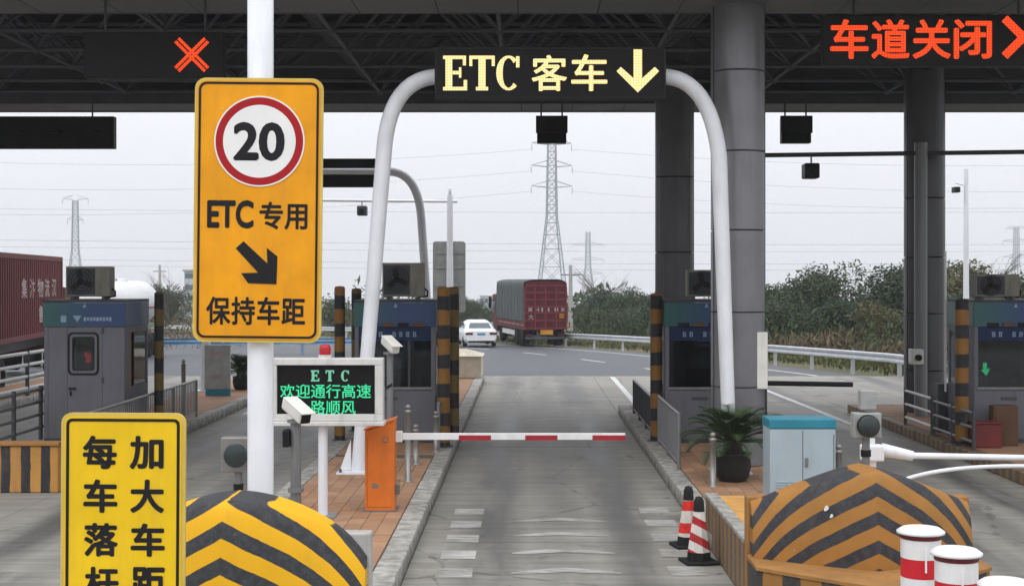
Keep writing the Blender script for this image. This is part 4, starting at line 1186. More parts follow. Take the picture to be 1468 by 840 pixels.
        box('header_sign', 'band_navy', t, -BW + .073, BW - .073, -.012, .03, zb - .26, zb - .003)
        hs = t.children[-1]
        for i in range(7):
            if i != 2:
                mb = MB(); xg = -.42 + i * .125
                for q in range(3): mb.box(xg, xg + random.uniform(.05, .08), -.016, -.013, zb - .185 + .037 * q, zb - .174 + .037 * q)
                for q in range(2): mb.box(xg + .012 + .035 * q, xg + .024 + .035 * q, -.0175, -.0165, zb - .19, zb - .10)
                mb.build('print_mark', 'print_pale', hs)
        for i in range(4): box('awning_flap', ('black', 'wood_brown')[i % 2], t, -.5 + i * .28, -.3 + i * .28, -.06, -.03, zb - .0, zb + .07)
        box('front_pane', 'booth_glass', t, -BW + .073, BW - .073, .02, .028, sill + .022, zb - .263)
        box('mullion', 'dark_steel', t, .24, .28, .01, .045, sill + .022, zb - .263)
        box('vent', 'dark_steel', t, -.25, .05, .0, .005, .78, .84)
        if kind == 'green':
            MB().prism([(-.54, 1.46), (-.47, 1.46), (-.47, 1.34), (-.41, 1.36), (-.48, 1.22), (-.58, 1.33), (-.54, 1.33)], 'y', .10, .11).build('green_lamp_panel', 'lamp_green', t)
    # inside: desk, monitor, chair back
    box('desk', 'interior', t, -.55, .55, .25, .75, .78, .82)
    box('monitor', 'black', t, -.30, .12, .5, .54, .86, 1.2)
    box('chair_back', 'wood_brown', t, -.2, .25, 1.1, 1.18, .5, 1.3, .04)
    return t
def air_con(label, px0, px1, py0, py1, D):
    xc = (X(px0, D) + X(px1, D)) / 2
    z0 = 0.198 + BH + .002
    t = thing('air_conditioner', label, 'air conditioner', (xc, D, z0), 0, 'outdoor units on the booth roofs')
    w = (X(px1, D) - X(px0, D)) / 2; h = Z(py0, D) - z0
    for sx_ in (-1, 1): box('foot', 'dark_steel', t, sx_ * w * .7 - .03, sx_ * w * .7 + .03, -.02, .32, 0, .05)
    box('casing', 'ac_beige', t, -w, w, 0, .30, .051, h, .015)
    fx, fr = -w * .30, min(w * .58, h * .40)
    box('grille_plate', 'booth_dark', t, fx - w * .62, fx + w * .62, -.008, -.001, .09, h - .04)
    for k in range(4):
        r = fr * (k + 1) / 4
        mb = MB(); mb.tube([(fx + r * math.cos(R(a)), -.018, h / 2 + .03 + r * math.sin(R(a))) for a in range(0, 361, 15)], .006, 5, False); mb.build('grille_ring', 'black', t)
    for k in range(3):
        a = R(20 + k * 120)
        MB().box(0, fr * .9, -.0125, -.0095, -.05, .05, Matrix.Translation((fx, 0, h / 2 + .03)) @ Matrix.Rotation(a, 4, 'Y')).build('fan_blade', 'black', t)
    MB().tube([(w, .1, .2), (w + .06, .12, .15), (w + .05, .15, .06), (w * .6, .33, .03)], .018, 6).build('pipe', 'black', t)
    return t
booth('grey toll booth with a door, rounded window and blue green fascia at the left', -8.12, 'door')
booth('centre toll booth behind the green message board, left of the lane', -2.42, 'window')
booth('toll booth half hidden behind the broad grey column', 3.28, 'window')
booth('toll booth with a small green light at the right edge', 8.95, 'green')
air_con('weathered air conditioner unit on the roof of the left booth', 94, 158, 382, 425, 26.0)
air_con('air conditioner unit on the roof of the centre booth', 548, 608, 377, 420, 26.0)
air_con('air conditioner unit beside the broad grey column on the booth roof', 985, 1046, 387, 424, 26.0)
air_con('dark air conditioner unit on the roof of the right edge booth', 1398, 1462, 393, 428, 26.0)
b = thing('crate', 'dull red crate standing in front of the right edge booth', 'crate', (X(1412, 25), 25.0, .198))
box('body', 'crate_red', b, -.24, .24, -.2, .2, 0, .42, .02); box('lid', 'crate_red', b, -.26, .26, -.22, .22, .423, .46, .01)
b = thing('cupboard', 'small dark brown cupboard against the right edge booth', 'cupboard', (X(1440, 25.2), 25.25, .198))
box('body', 'wood_brown', b, -.22, .22, -.14, .14, 0, .72, .01); box('door', 'wood_brown', b, -.19, .19, -.155, -.142, .05, .68)
b = thing('notice_stand', 'grey notice board with faded print by the far white gantry leg', 'notice board', (X(312, 36), 36.0, .198))
box('panel', 'sign_back', b, -.33, .33, -.04, .04, .16, 1.30, .01)
box('foot', 'cabinet_teal', b, -.3, .33, -.05, .05, .0, .157)
for z_ in (1.05, .45): box('print_line', 'faded_print', b, -.25, .15, -.044, -.041, z_, z_ + .09)

# ------------------------------------------------------------------ potted sago palms
def frond_mesh(L=0.85):
    mb = MB(); n = 26
    sp_ = [Vector((0, L * (i / n) * (1 - .18 * (i / n) ** 2), L * (.42 * (i / n) - .40 * (i / n) ** 2.4))) for i in range(n + 1)]
    mb.tube(sp_, [.012 * (1 - .8 * i / n) + .002 for i in range(n + 1)], 5)
    for i in range(3, n):
        p = sp_[i]; d = (sp_[i + 1] - sp_[i - 1]).normalized()
        ln = .16 * math.sin(math.pi * min(1, .12 + .88 * (i / n))) ** .6 + .02
        for s_ in (-1, 1):
            tip = p + Vector((s_ * ln * .85, 0, .035)) + d * ln * .55
            wv = d * .008
            mb.add([p - wv, p + wv, tip + wv * .1], [(0, 1, 2)])
    return mb.mesh('frond', 'leaf_palm', False)
FR = [frond_mesh(l) for l in (.80, .66, .5)]
def palm(label, x, y, z, s_=1.0, rz=0):
    t = thing('potted_palm', label, 'potted plant', (x, y, z), rz)
    t.scale = (s_,) * 3
    MB().lathe([(.17, 0), (.22, .06), (.25, .22), (.235, .33), (.26, .37), (.245, .375), (.22, .33)], 22).build('pot', 'pot_black', t)
    MB().lathe([(0, .34), (.222, .33)], 18).build('soil', 'mortar', t)
    MB().lathe([(.11, .3), (.14, .4), (.12, .5), (.08, .56), (0, .58)], 12).build('trunk', 'palm_trunk', t)
    for i in range(66):
        tier = i / 66
        a = i * 2.39996
        el = -2 + 82 * tier ** .85 + random.uniform(-6, 6)
        o = place('frond', FR[0 if tier < .6 else 1 if tier < .85 else 2], t, (0.05 * math.cos(a + 1.57), .05 * math.sin(a + 1.57), .50 + .06 * tier), (R(el - 18), 0, a), (random.uniform(.85, 1.1),) * 3)
    return t
palm('potted sago palm in a black pot in front of the broad grey column', X(1050, 20.8), 20.8, .198, 1.12)
palm('small potted palm far down the left island, behind the thick white post', X(346, 38.0), 38.0, .198, .95)

# ------------------------------------------------------------------ vehicles
def wheel(t, x, y, z, r, w, dual=False):
    h = bpy.data.objects.new('wheel', None); COL.objects.link(h); h.parent = t; h.location = (x, y, z)
    s_ = 1 if x > 0 else -1
    mb = MB()
    prof = [(r * .62, -w / 2), (r * .93, -w / 2), (r, -w * .36), (r, w * .36), (r * .93, w / 2), (r * .62, w / 2), (r * .60, w * .2), (r * .60, -w * .2), (r * .62, -w / 2)]
    o = MB().lathe(prof, 24).build('tyre', 'rubber', h); o.rotation_euler = (0, R(90), 0)
    o = MB().lathe([(r * .6, -.02), (r * .5, .03), (r * .2, .05), (0, .05)], 16).build('rim', 'galvanised', h); o.rotation_euler = (0, R(90 * s_), 0); o.location = (s_ * w * .25, 0, 0)
# cargo truck with a red tailgate and grey tarpaulin
yr = 80.0
tk = thing('cargo_truck', 'cargo truck with red tailgate and grey tarpaulin driving away', 'truck', (X(782, yr), yr, GZ(yr)), R(11))
L = 9.2
def tarp_sec(y):
    n = 14; pts = []
    for i in range(n + 1):
        u = i / n
        a = math.pi * (1 - u)
        x = 1.27 * math.copysign(abs(math.cos(a)) ** .32, math.cos(a)); z = 3.42 + .42 * abs(math.sin(a)) ** .55 + .03 * math.sin(y * 4.1 + i)
        pts.append((x, y, z))
    return pts
vs, rows = [], 22
for j in range(rows + 1):
    y = .05 + (L - .1) * j / rows
    p = tarp_sec(y)
    sag = .03 * math.sin(j * 2.2)
    vs += [(-1.27 - .015 * math.sin(j * 1.9), y, 1.45), (-1.28 + sag, y, 2.4)] + p + [(1.28 - sag, y, 2.4), (1.27, y, 1.45)]
n = 19
mb = MB().add(vs, [(j * n + i, j * n + i + 1, (j + 1) * n + i + 1, (j + 1) * n + i) for j in range(rows) for i in range(n - 1)], True)
mb.add(vs[-n:], [tuple(range(n))])
mb.build('tarpaulin', 'tarp_grey', tk)
for i in range(8): MB().tube([(-1.30, .8 + i * 1.1, 1.5), (-1.31, .8 + i * 1.1, 2.4), (-1.30, .8 + i * 1.1, 3.4)], .018, 5).build('tarp_rope', 'dull_steel', tk)
tail = MB().prism([(-1.25, .98), (1.25, .98), (1.25, 3.35), (1.15, 3.66), (.9, 3.76), (-.9, 3.76), (-1.15, 3.66), (-1.25, 3.35)], 'y', -.02, .06).build('tailgate', 'truck_red', tk)
for z_ in (1.05, 1.5, 1.95, 2.3, 2.7, 3.1, 3.5): box('rib', 'rib_red', tail, -1.2, 1.2, -.07, -.021, z_ - .035, z_ + .035)
for x_ in (-1.22, -.62, 0, .62, 1.22): box('post', 'rib_red', tail, x_ - .035, x_ + .035, -.085, -.021, 1.0, 3.4)
for i, (ch, m_) in enumerate((('冀', 'faded_print'), ('H', 'faded_print'), ('1', 'faded_print'), ('1', 'faded_print'), ('8', 'faded_print'), ('放', 'faded_print'))):
    xx = -1.02 + i * .38
    lettering('lettering', ch, m_, tail, xx, xx + (.10 if ch == '1' else .24), 2.02, 2.24, -.075, .02)
lettering('lettering', '大', 'faded_print', tail, -1.02, -.7, 1.56, 1.86, -.075, .02)
lettering('lettering', '型', 'plate_yellow', tail, .78, 1.1, 1.64, 1.9, -.075, .02)
box('rear_plate', 'plate_yellow', tk, -.30, .42, -.06, -.025, .70, .96)
box('chassis', 'dark_steel', tk, -.5, .5, .1, L + 1.6, .62, .92)
box('bed', 'truck_red', tk, -1.25, 1.25, .07, L - .05, .95, 1.42)
for i in range(12): box('side_stripe', ('faded_print', 'reflector_red')[i % 2], tk, -1.262, -1.252, .3 + i * .7, .85 + i * .7, 1.2, 1.27)
box('bumper', 'dark_steel', tk, -1.15, 1.15, -.05, .1, .42, .56, .02)
for s_ in (-1, 1):
    box('mudguard', 'black', tk, s_ * .95 - .28, s_ * .95 + .28, .55, .6, .35, .92)
    box('tail_light', 'lamp_red', tk, s_ * .95 - .2, s_ * .95 + .2, -.06, -.02, .60, .72)
    for y_ in (1.3, 2.6, L - .8): wheel(tk, s_ * .98, y_, .5, .5, .5 if y_ < 5 else .3)
    box('mirror', 'black', tk, s_ * 1.45 - .1, s_ * 1.45 + .1, L + 1.3, L + 1.4, 2.0, 2.75, .03)
    rod('mirror_arm', (s_ * 1.15, L + 1.35, 2.5), (s_ * 1.42, L + 1.35, 2.5), .03, 'black', tk)
    box('side_guard', 'frame_white', tk, s_ * 1.15 - .02, s_ * 1.15 + .02, 3.4, L - 1.6, .55, .85)
cab = MB().prism([(L + .25, .6), (L + 2.1, .6), (L + 2.15, 1.5), (L + 1.95, 2.9), (L + .3, 2.95)], 'x', -1.2, 1.2).build('cab', 'truck_red', tk, .06)
box('cab_window', 'car_glass', cab, -1.21, -1.203, L + .9, L + 1.85, 1.7, 2.5); box('windscreen', 'car_glass', cab, -1.05, 1.05, L + 2.06, L + 2.10, 1.7, 2.4)
# white sedan
yc = 79.0
car = thing('sedan_car', 'white sedan driving away beside the red truck', 'car', (X(690, yc), yc, GZ(yc)), R(9)); car.scale = (1.04, 1.04, 1.04)
secs = [(0.0, .34, .88, .80), (.12, .25, .96, .86), (.6, .22, 1.02, .90), (1.2, .22, .98, .90), (2.2, .2, .95, .90), (3.3, .2, .94, .90), (4.1, .22, .86, .88), (4.5, .26, .72, .80), (4.62, .34, .60, .68)]
mb = MB(); vs = []
for y, zb, zt, hw in secs:
    vs += [(-hw * .92, y, zb), (-hw, y, zb + .18), (-hw, y, zt - .22), (-hw * .93, y, zt - .03), (-hw * .5, y, zt), (hw * .5, y, zt), (hw * .93, y, zt - .03), (hw, y, zt - .22), (hw, y, zb + .18), (hw * .92, y, zb)]
n = 10
mb.add(vs, [(j * n + i, j * n + (i + 1) % n, (j + 1) * n + (i + 1) % n, (j + 1) * n + i) for j in range(len(secs) - 1) for i in range(n)], True)
mb.add(vs[:n], [tuple(range(n))]); mb.add(vs[-n:], [tuple(range(n))]); mb.build('body', 'car_white', car)
cs = [(.55, .98, .80), (1.0, 1.28, .68), (1.35, 1.40, .62), (2.2, 1.45, .63), (2.7, 1.38, .66), (3.35, .96, .78)]
vs = []
for y, zt, hw in cs: vs += [(-.86 if y < 3 else -.82, y, .93), (-hw, y, zt - .06), (-hw * .75, y, zt), (hw * .75, y, zt), (hw, y, zt - .06), (.86 if y < 3 else .82, y, .93)]
n = 6
MB().add(vs, [(j * n + i, j * n + i + 1, (j + 1) * n + i + 1, (j + 1) * n + i) for j in range(len(cs) - 1) for i in range(n - 1)], True).build('cabin', 'car_white', car)
MB().add([(-.62, .58, 1.01), (.62, .58, 1.01), (.52, 1.0, 1.29), (-.52, 1.0, 1.29)], [(0, 1, 2, 3)]).build('rear_window', 'car_glass', car)
for v in car.children[-1].data.vertices: v.co.y -= .03; v.co.z += .012
for s_ in (-1, 1):
    MB().prism([(1.0, .99), (1.35, 1.31), (2.6, 1.32), (3.1, 1.0)], 'x', s_ * .80, s_ * .83).build('side_window', 'car_glass', car)
    box('tail_light', 'lamp_red', car, s_ * .66 - .2, s_ * .66 + .2, -.03, .1, .68, .80, .02)
    box('mirror', 'car_white', car, s_ * .98 - .1, s_ * .98 + .1, 2.85, 2.97, .95, 1.08, .03)
    for y_ in (.95, 3.65): wheel(car, s_ * .80, y_, .31, .31, .2)
box('number_plate', 'blue_plate', car, -.22, .22, -.02, .01, .66, .78); box('bumper_skirt', 'black', car, -.7, .7, -.01, .06, .24, .36, .02)
# container truck at the far left
ct = thing('container_truck', 'container lorry with a maroon corrugated box at the far left', 'truck', (-16.9, 47.0, GZ(47)), R(8))
Lc = 12.2
vs = []; per = .28; nrib = int(Lc / per)
prof = []
for i in range(nrib):
    y = -Lc + i * per
    prof += [(y, 0), (y + .10, 0), (y + .13, -.045), (y + .24, -.045), (y + .27, 0)]
mb = MB()
for i in range(len(prof) - 1):
    (y0, o0), (y1, o1) = prof[i], prof[i + 1]
    mb.add([(1.21 + o0, y0, 1.55), (1.21 + o1, y1, 1.55), (1.21 + o1, y1, 3.82), (1.21 + o0, y0, 3.82)], [(0, 1, 2, 3)])
mb.build('side_wall', 'container_red', ct, fixn=False)
box('shell', 'container_red', ct, -1.21, 1.15, -Lc, 0.0, 1.42, 3.9)
for z0, z1 in ((1.40, 1.552), (3.80, 3.96)): box('side_rail', 'container_red', ct, 1.14, 1.225, -Lc, .0, z0, z1, .01)
for y in (-.12, -Lc): box('corner_post', 'container_red', ct, 1.13, 1.23, y, y + .12, 1.41, 3.95, .01)
box('chassis', 'dark_steel', ct, -.5, .5, -Lc, 3.2, 1.0, 1.38)
for i, ch in enumerate('集汴物流汉'):
    o = lettering('lettering', ch, 'faded_print', ct, 0, .72 if i != 2 else .9, 2.52, 3.12, 0, .02)
    o.rotation_euler = (0, 0, R(90)); o.location = (1.222, -6.3 + i * 1.12, .12)
o = lettering('lettering', '鲁', 'faded_print', ct, 0, .8, 1.75, 2.3, 0, .02); o.rotation_euler = (0, 0, R(90)); o.location = (1.222, -3.9, .1)
for y_ in (-11, -9.8, -8.6, -.3, 2.6):
    for s_ in (-1, 1): wheel(ct, s_ * .95, y_, .5, .5, .45)
cab = MB().prism([(.5, .7), (2.5, .7), (2.55, 1.6), (2.3, 2.9), (.55, 2.95)], 'x', -1.2, 1.2).build('cab', 'wood_brown', ct, .06)
box('cab_window', 'car_glass', cab, 1.203, 1.21, 1.2, 2.2, 1.8, 2.5)
# tanker behind the left booth
tkr = thing('tank_truck', 'white tank lorry with a red stripe behind the left booth', 'truck', (X(204, 66), 56.6, GZ(63)), R(181))
prof = [(0, -.35), (.5, -.28), (.85, -.12), (1.0, .1), (1.0, 9.2), (.85, 9.42), (.5, 9.58), (0, 9.65)]
o = MB().lathe([(r, z) for r, z in prof], 36).build('tank', 'tank_white', tkr); o.rotation_euler = (R(90), 0, 0); o.location = (0, 0, 2.45)
for s_ in (-1, 1): MB().box(s_ * 1.0 - .013, s_ * 1.0 + .013, -9.0, .0, 2.2, 2.27).build('red_stripe', 'tank_red', tkr)
MB().box(-.95, .95, -9.0, .1, 1.28, 1.5).build('saddle_rail', 'tank_green', tkr)
box('chassis', 'dark_steel', tkr, -.5, .5, -9.3, 3.4, .8, 1.1)
for y in (-6.5, -4.5, -2.5): MB().lathe([(.25, 0), (.25, .12), (0, .14)], 14).build('hatch', 'tank_white', tkr, loc=(0, y, 3.43))
rod('walkway', (.25, -8, 3.52), (.25, 0, 3.52), .03, 'dark_steel', tkr)
for y_ in (-8.2, -7.0, -5.8, -2.6, -1.2, 2.6):
    for s_ in (-1, 1): wheel(tkr, s_ * .98, y_, .52, .52, .4)
for s_ in (-1, 1): MB().prism([(-3.4, .6), (-3.2, 1.12), (-.6, 1.12), (-.4, .6), (-.5, .6), (-.7, 1.05), (-3.1, 1.05), (-3.3, .6)], 'x', s_ * .78, s_ * 1.2).build('mudguard', 'black', tkr)
cab = MB().prism([(.6, .7), (2.6, .7), (2.65, 1.6), (2.4, 2.4), (.65, 2.45)], 'x', -1.2, 1.2).build('cab', 'white_plastic', tkr, .06)
box('cab_window', 'car_glass', cab, 1.203, 1.21, 1.2, 2.3, 1.6, 2.2)

# ------------------------------------------------------------------ guardrails
def guardrail(label, pts, mat='rail_zinc'):
    p0 = pts[0]
    t = thing('guardrail', label, 'guardrail', (p0[0], p0[1], GZ(p0[1])), 0, 'guardrails along the exit road')
    P = [Vector((p[0] - p0[0], p[1] - p0[1], GZ(p[1]) - GZ(p0[1]))) for p in pts]
    sec = [(0, .44), (.05, .47), (.05, .53), (0, .58), (0, .61), (.05, .66), (.05, .72), (0, .75)]
    vs = []
    for i, p in enumerate(P):
        d = (P[min(i + 1, len(P) - 1)] - P[max(i - 1, 0)]); nrm = Vector((-d.y, d.x, 0)).normalized()
        vs += [p + nrm * a + Vector((0, 0, z)) for a, z in sec]
    n = len(sec)
    MB().add(vs, [(j * n + i, j * n + i + 1, (j + 1) * n + i + 1, (j + 1) * n + i) for j in range(len(P) - 1) for i in range(n - 1)]).build('beam', mat, t)
    me = MB().box(-.06, .06, -.06, .06, -.3, .74).mesh('post', mat)
    acc = 0; last = -9
    for i, p in enumerate(P):
        if i: acc += (P[i] - P[i - 1]).length
        if acc - last >= 3.6:
            d = (P[min(i + 1, len(P) - 1)] - P[max(i - 1, 0)]).normalized()
            place('post', me, t, p + Vector((d.y, -d.x, 0)) * .09); last = acc
e0 = smooth_edge(0.0, 42, 128, 120)
guardrail('long steel guardrail curving left along the far edge of the exit road', e0)
guardrail('pale blue guardrail between the tank lorry and the large orange sign', [(-26 + i * .75, 66 + i * .12) for i in range(28)], 'rail_blue')

# ------------------------------------------------------------------ vegetation
def crown_mesh(name, mat, n, rx, rz, seed, leaf=.22, lobes=9, thin=False, z0=0.0):
    rnd = random.Random(seed)
    L_ = []
    for _ in range(lobes):
        a = rnd.uniform(0, 6.283); q = rnd.uniform(.1, .75)
        L_.append((rx * q * math.cos(a), rx * q * math.sin(a), rz * rnd.uniform(.22, .80), rx * rnd.uniform(.36, .60), rz * rnd.uniform(.15, .26)))
    vs, fs = [], []
    for i in range(n):
        c = L_[rnd.randrange(lobes)]
        th, cp = rnd.uniform(0, 6.283), rnd.uniform(-1, 1)
        s_ = math.sqrt(1 - cp * cp); q = rnd.random() ** (.33 if not thin else .5)
        p = Vector((c[0] + c[3] * q * s_ * math.cos(th), c[1] + c[3] * q * s_ * math.sin(th), z0 + c[2] + c[4] * q * cp))
        p += Vector((rnd.gauss(0, .05), rnd.gauss(0, .05), rnd.gauss(0, .05))) * rx
        d1 = Vector((rnd.gauss(0, 1), rnd.gauss(0, 1), rnd.gauss(0, .6))).normalized()
        d2 = d1.orthogonal().normalized(); d2 = (Matrix.Rotation(rnd.uniform(0, 6.283), 3, d1) @ d2)
        l_ = leaf * rnd.uniform(.5, 1.25); w_ = l_ * rnd.uniform(.3, .55)
        o = len(vs)
        vs += [p - d1 * l_ * .5, p + d2 * w_ * .5, p + d1 * l_ * .5, p - d2 * w_ * .5]
        fs.append((o, o + 1, o + 2, o + 3))
    return MB().add(vs, fs).mesh(name, mat, False)
def trunk_mesh(name, h, r, seed, limbs=7, bare=False, spread=1.2):
    rnd = random.Random(seed); mb = MB()
    mb.tube([(0, 0, -.3), (rnd.uniform(-.1, .1), rnd.uniform(-.1, .1), h * .4), (rnd.uniform(-.2, .2), rnd.uniform(-.2, .2), h * .85)], [r, r * .75, r * .3], 8)
    for k in range(limbs):
        z = h * rnd.uniform(.25, .7); a = rnd.uniform(0, 6.283); l_ = spread * rnd.uniform(.6, 1.2)
        e_ = Vector((l_ * math.cos(a), l_ * math.sin(a), z + l_ * rnd.uniform(.5, 1.2)))
        m_ = Vector((e_.x * .5, e_.y * .5, z + (e_.z - z) * .35))
        mb.tube([(0, 0, z), m_, e_], [r * .4, r * .25, r * .1], 5)
        if bare:
            for q in range(9):
                s0 = m_.lerp(e_, rnd.uniform(0, 1)); a2 = a + rnd.uniform(-1.2, 1.2); l2 = l_ * rnd.uniform(.3, .8)
                e2 = s0 + Vector((l2 * math.cos(a2), l2 * math.sin(a2), l2 * rnd.uniform(.4, 1.4)))
                mb.tube([s0, e2], [r * .12, r * .04], 4)
                for q2 in range(4):
                    s1 = s0.lerp(e2, rnd.uniform(.3, 1)); l3 = l2 * .5; a3 = a2 + rnd.uniform(-1, 1)
                    mb.tube([s1, s1 + Vector((l3 * math.cos(a3), l3 * math.sin(a3), l3 * rnd.uniform(.3, 1.2)))], [r * .06, r * .025], 3)
    return mb.mesh(name, 'bark')
CR = {
    'green': [crown_mesh('crown', 'leaf_green', 12000, 2.5, 4.9, s_, .25, 18) for s_ in (1, 2)],
    'dark': [crown_mesh('crown', 'leaf_dark', 13000, 2.6, 5.0, s_, .25, 20) for s_ in (3, 4)],
    'olive': [crown_mesh('crown', 'leaf_olive', 5000, 2.1, 4.8, s_, .25, 12, True) for s_ in (5, 6)],
}
TR = [trunk_mesh('trunk', 4.4, .16, s_) for s_ in (1, 2)]
BT = [trunk_mesh('trunk', 5.0, .12, s_, 12, True, 1.5) for s_ in (4, 5)]
_tn = [0]
def tree(label, px, D, top, kind, group='trees behind the guardrail', sx_=1.0):
    _tn[0] += 1; i = _tn[0]
    z0 = GZ(D) - .1; h = Z(top, D) - z0
    t = thing('tree' if kind != 'bare' else 'bare_tree', label, 'tree', (X(px, D), D, z0), i * 1.7, group)
    if kind == 'bare':
        o = place('trunk', BT[i % 2], t); k_ = h / 5.4; o.scale = (k_ * sx_, k_ * sx_, k_); return t
    k_ = h / 5.0
    place('trunk', TR[i % 2], t, scale=(k_,) * 3)
    place('crown', CR[kind][i % 2], t, scale=(k_ * sx_, k_ * sx_, k_))
    return t
tree('broad dark round tree, the largest between the two right columns', 1178, 84, 377, 'dark', sx_=1.0)
tree('green tree left of the largest dark tree, beside the broad grey column', 1112, 88, 402, 'green')
tree('green tree between the largest dark tree and the right column', 1240, 86, 398, 'green')
tree('dark tree half hidden behind the left side of the right pipe mast', 1284, 80, 376, 'dark')
tree('tall olive tree between right column and slim white mast', 1372, 78, 362, 'olive')
tree('dark tree directly right of the right column', 1344, 86, 372, 'dark')
tree('olive tree behind the air conditioner of the right edge booth', 1418, 80, 380, 'olive')
tree('green tree at the right edge of the picture', 1462, 82, 384, 'green')
tree('leafless twiggy tree above the right edge booth', 1405, 92, 366, 'bare')
tree('leafless twiggy tree just right of the red truck', 868, 120, 392, 'bare', sx_=1.2)
tree('green tree right of the red truck', 838, 116, 418, 'green')
tree('dark tree below the leafless tree right of the truck', 874, 112, 414, 'dark')
tree('green tree by the dark column, left one', 905, 106, 404, 'green', sx_=.8)
tree('dark green tree touching the dark column beside the lane', 932, 104, 414, 'dark')
tree('olive tree hidden partly by the dark column', 960, 108, 410, 'olive')
tree('dark tree left of the white sedan, beyond the road', 676, 150, 424, 'dark')
tree('green tree between white sedan and red truck', 712, 150, 436, 'green')
tree('small dark tree behind the grey sign back', 640, 150, 426, 'dark')
tree('green tree in the gap left of the centre booth', 478, 130, 424, 'green')
tree('dark tree beside the pale building on the left', 244, 130, 408, 'dark', sx_=.8)
tree('olive tree behind the dull guard post on the left', 212, 120, 424, 'olive')
tree('leafless tree above the tank lorry', 242, 118, 394, 'bare', sx_=.8)
tree('green tree left of the tank lorry, above the left booth', 180, 125, 428, 'green')
tree('dark tree behind the large orange sign', 380, 140, 420, 'dark')
tree('green tree far behind the maroon container', 40, 130, 405, 'green')
for lab, px_, D_, top_, kd in (
    ('dark tree low behind the guardrail beside the broad grey column', 1108, 78, 424, 'dark'),
    ('low green tree in front of the largest dark tree', 1150, 76, 428, 'green'),
    ('low dark tree below the gap between two green trees', 1210, 76, 430, 'dark'),
    ('low olive tree beside the right pipe mast', 1262, 72, 424, 'olive'),
    ('low green tree right of the red truck, at the guardrail', 850, 104, 440, 'green'),
    ('low dark tree at the guardrail left of the dark column', 892, 98, 440, 'dark'),
    ('low dark tree behind the right lane booth post', 930, 94, 436, 'dark'),
    ('low dark tree right of the right column, behind white boom', 1365, 72, 420, 'dark'),
    ('low green tree under the olive tree at the slim white mast', 1395, 74, 410, 'green')):
    tree(lab, px_, D_, top_, kd, sx_=1.25)
# distant wood and scrub that nobody could count
def scatter(name, label, cat, mat, n, fn, seed, leaf):
    rnd = random.Random(seed); vs, fs = [], []
    for i in range(n):
        p, up = fn(rnd)
        d1 = Vector((rnd.gauss(0, .5), rnd.gauss(0, .5), up + rnd.gauss(0, .4))).normalized()
        d2 = Matrix.Rotation(rnd.uniform(0, 6.283), 3, d1) @ d1.orthogonal().normalized()
        l_ = leaf * rnd.uniform(.5, 1.4); w_ = l_ * rnd.uniform(.16, .4)
        o = len(vs); vs += [p - d1 * l_ * .5, p + d2 * w_ * .5, p + d1 * l_ * .5, p - d2 * w_ * .5]; fs.append((o, o + 1, o + 2, o + 3))
    return tag(MB().add(vs, fs).build(name, mat, None, fixn=False), label, cat, None, 'stuff')
ed = smooth_edge(-1.0, 42, 128, 90)
def scrub(y_off0, y_off1, hmax, i0=0, i1=89):
    bumps = [(random.uniform(0, 90), random.uniform(.5, 1.0)) for _ in range(46)]
    def fn(rnd):
        i = rnd.uniform(i0, i1); x, y = ed[int(i)]
        off = rnd.uniform(y_off0, y_off1)
        hh = hmax * max([b[1] * math.exp(-((b[0] - i) / .8) ** 2) for b in bumps] + [.22]) * (.55 + .45 * min(1, (off - y_off0) / 2.5))
        z = hh * rnd.random() ** .8
        return Vector((x + off * .93 + rnd.gauss(0, .2), y + off * .35, GZ(y) + z)), 1.1
    return fn
scatter('scrub', 'dense brown and green scrub growing behind the long guardrail', 'scrub', 'leaf_brown', 9000, scrub(2.2, 5.0, 1.45, 0, 28), 11, .34)
scatter('scrub', 'green undergrowth between the trees behind the long guardrail', 'scrub', 'leaf_green', 15000, scrub(4.0, 12.0, 3.0), 12, .34)
scatter('verge_grass', 'green and straw verge grass at the foot of the long guardrail', 'grass', 'grass', 9000, scrub(-.2, 2.6, .5), 13, .26)
def wood(rnd):
    x = rnd.uniform(-170, 150); y = rnd.uniform(170, 260)
    hh = (3.4 + 1.6 * math.sin(x * .21) + 1.1 * math.sin(x * .57 + 1.0)) * (1.0 if x > -120 else 1.3)
    return Vector((x, y, GZ(y) + max(.5, hh) * rnd.random() ** .6)), .3
scatter('far_wood', 'distant low belt of hazy green trees across the horizon', 'wood', 'leaf_green', 15000, wood, 14, 1.1)
def leftbush(rnd):
    x = rnd.uniform(-60, -16); y = rnd.uniform(74, 100)
    return Vector((x, y, GZ(y) + (1.4 + .7 * math.sin(x * .9) + .5 * math.sin(x * 2.3)) * rnd.random() ** .8)), .8
scatter('scrub', 'brown green roadside scrub behind the tank lorry on the left', 'scrub', 'leaf_brown', 9000, leftbush, 15, .32)

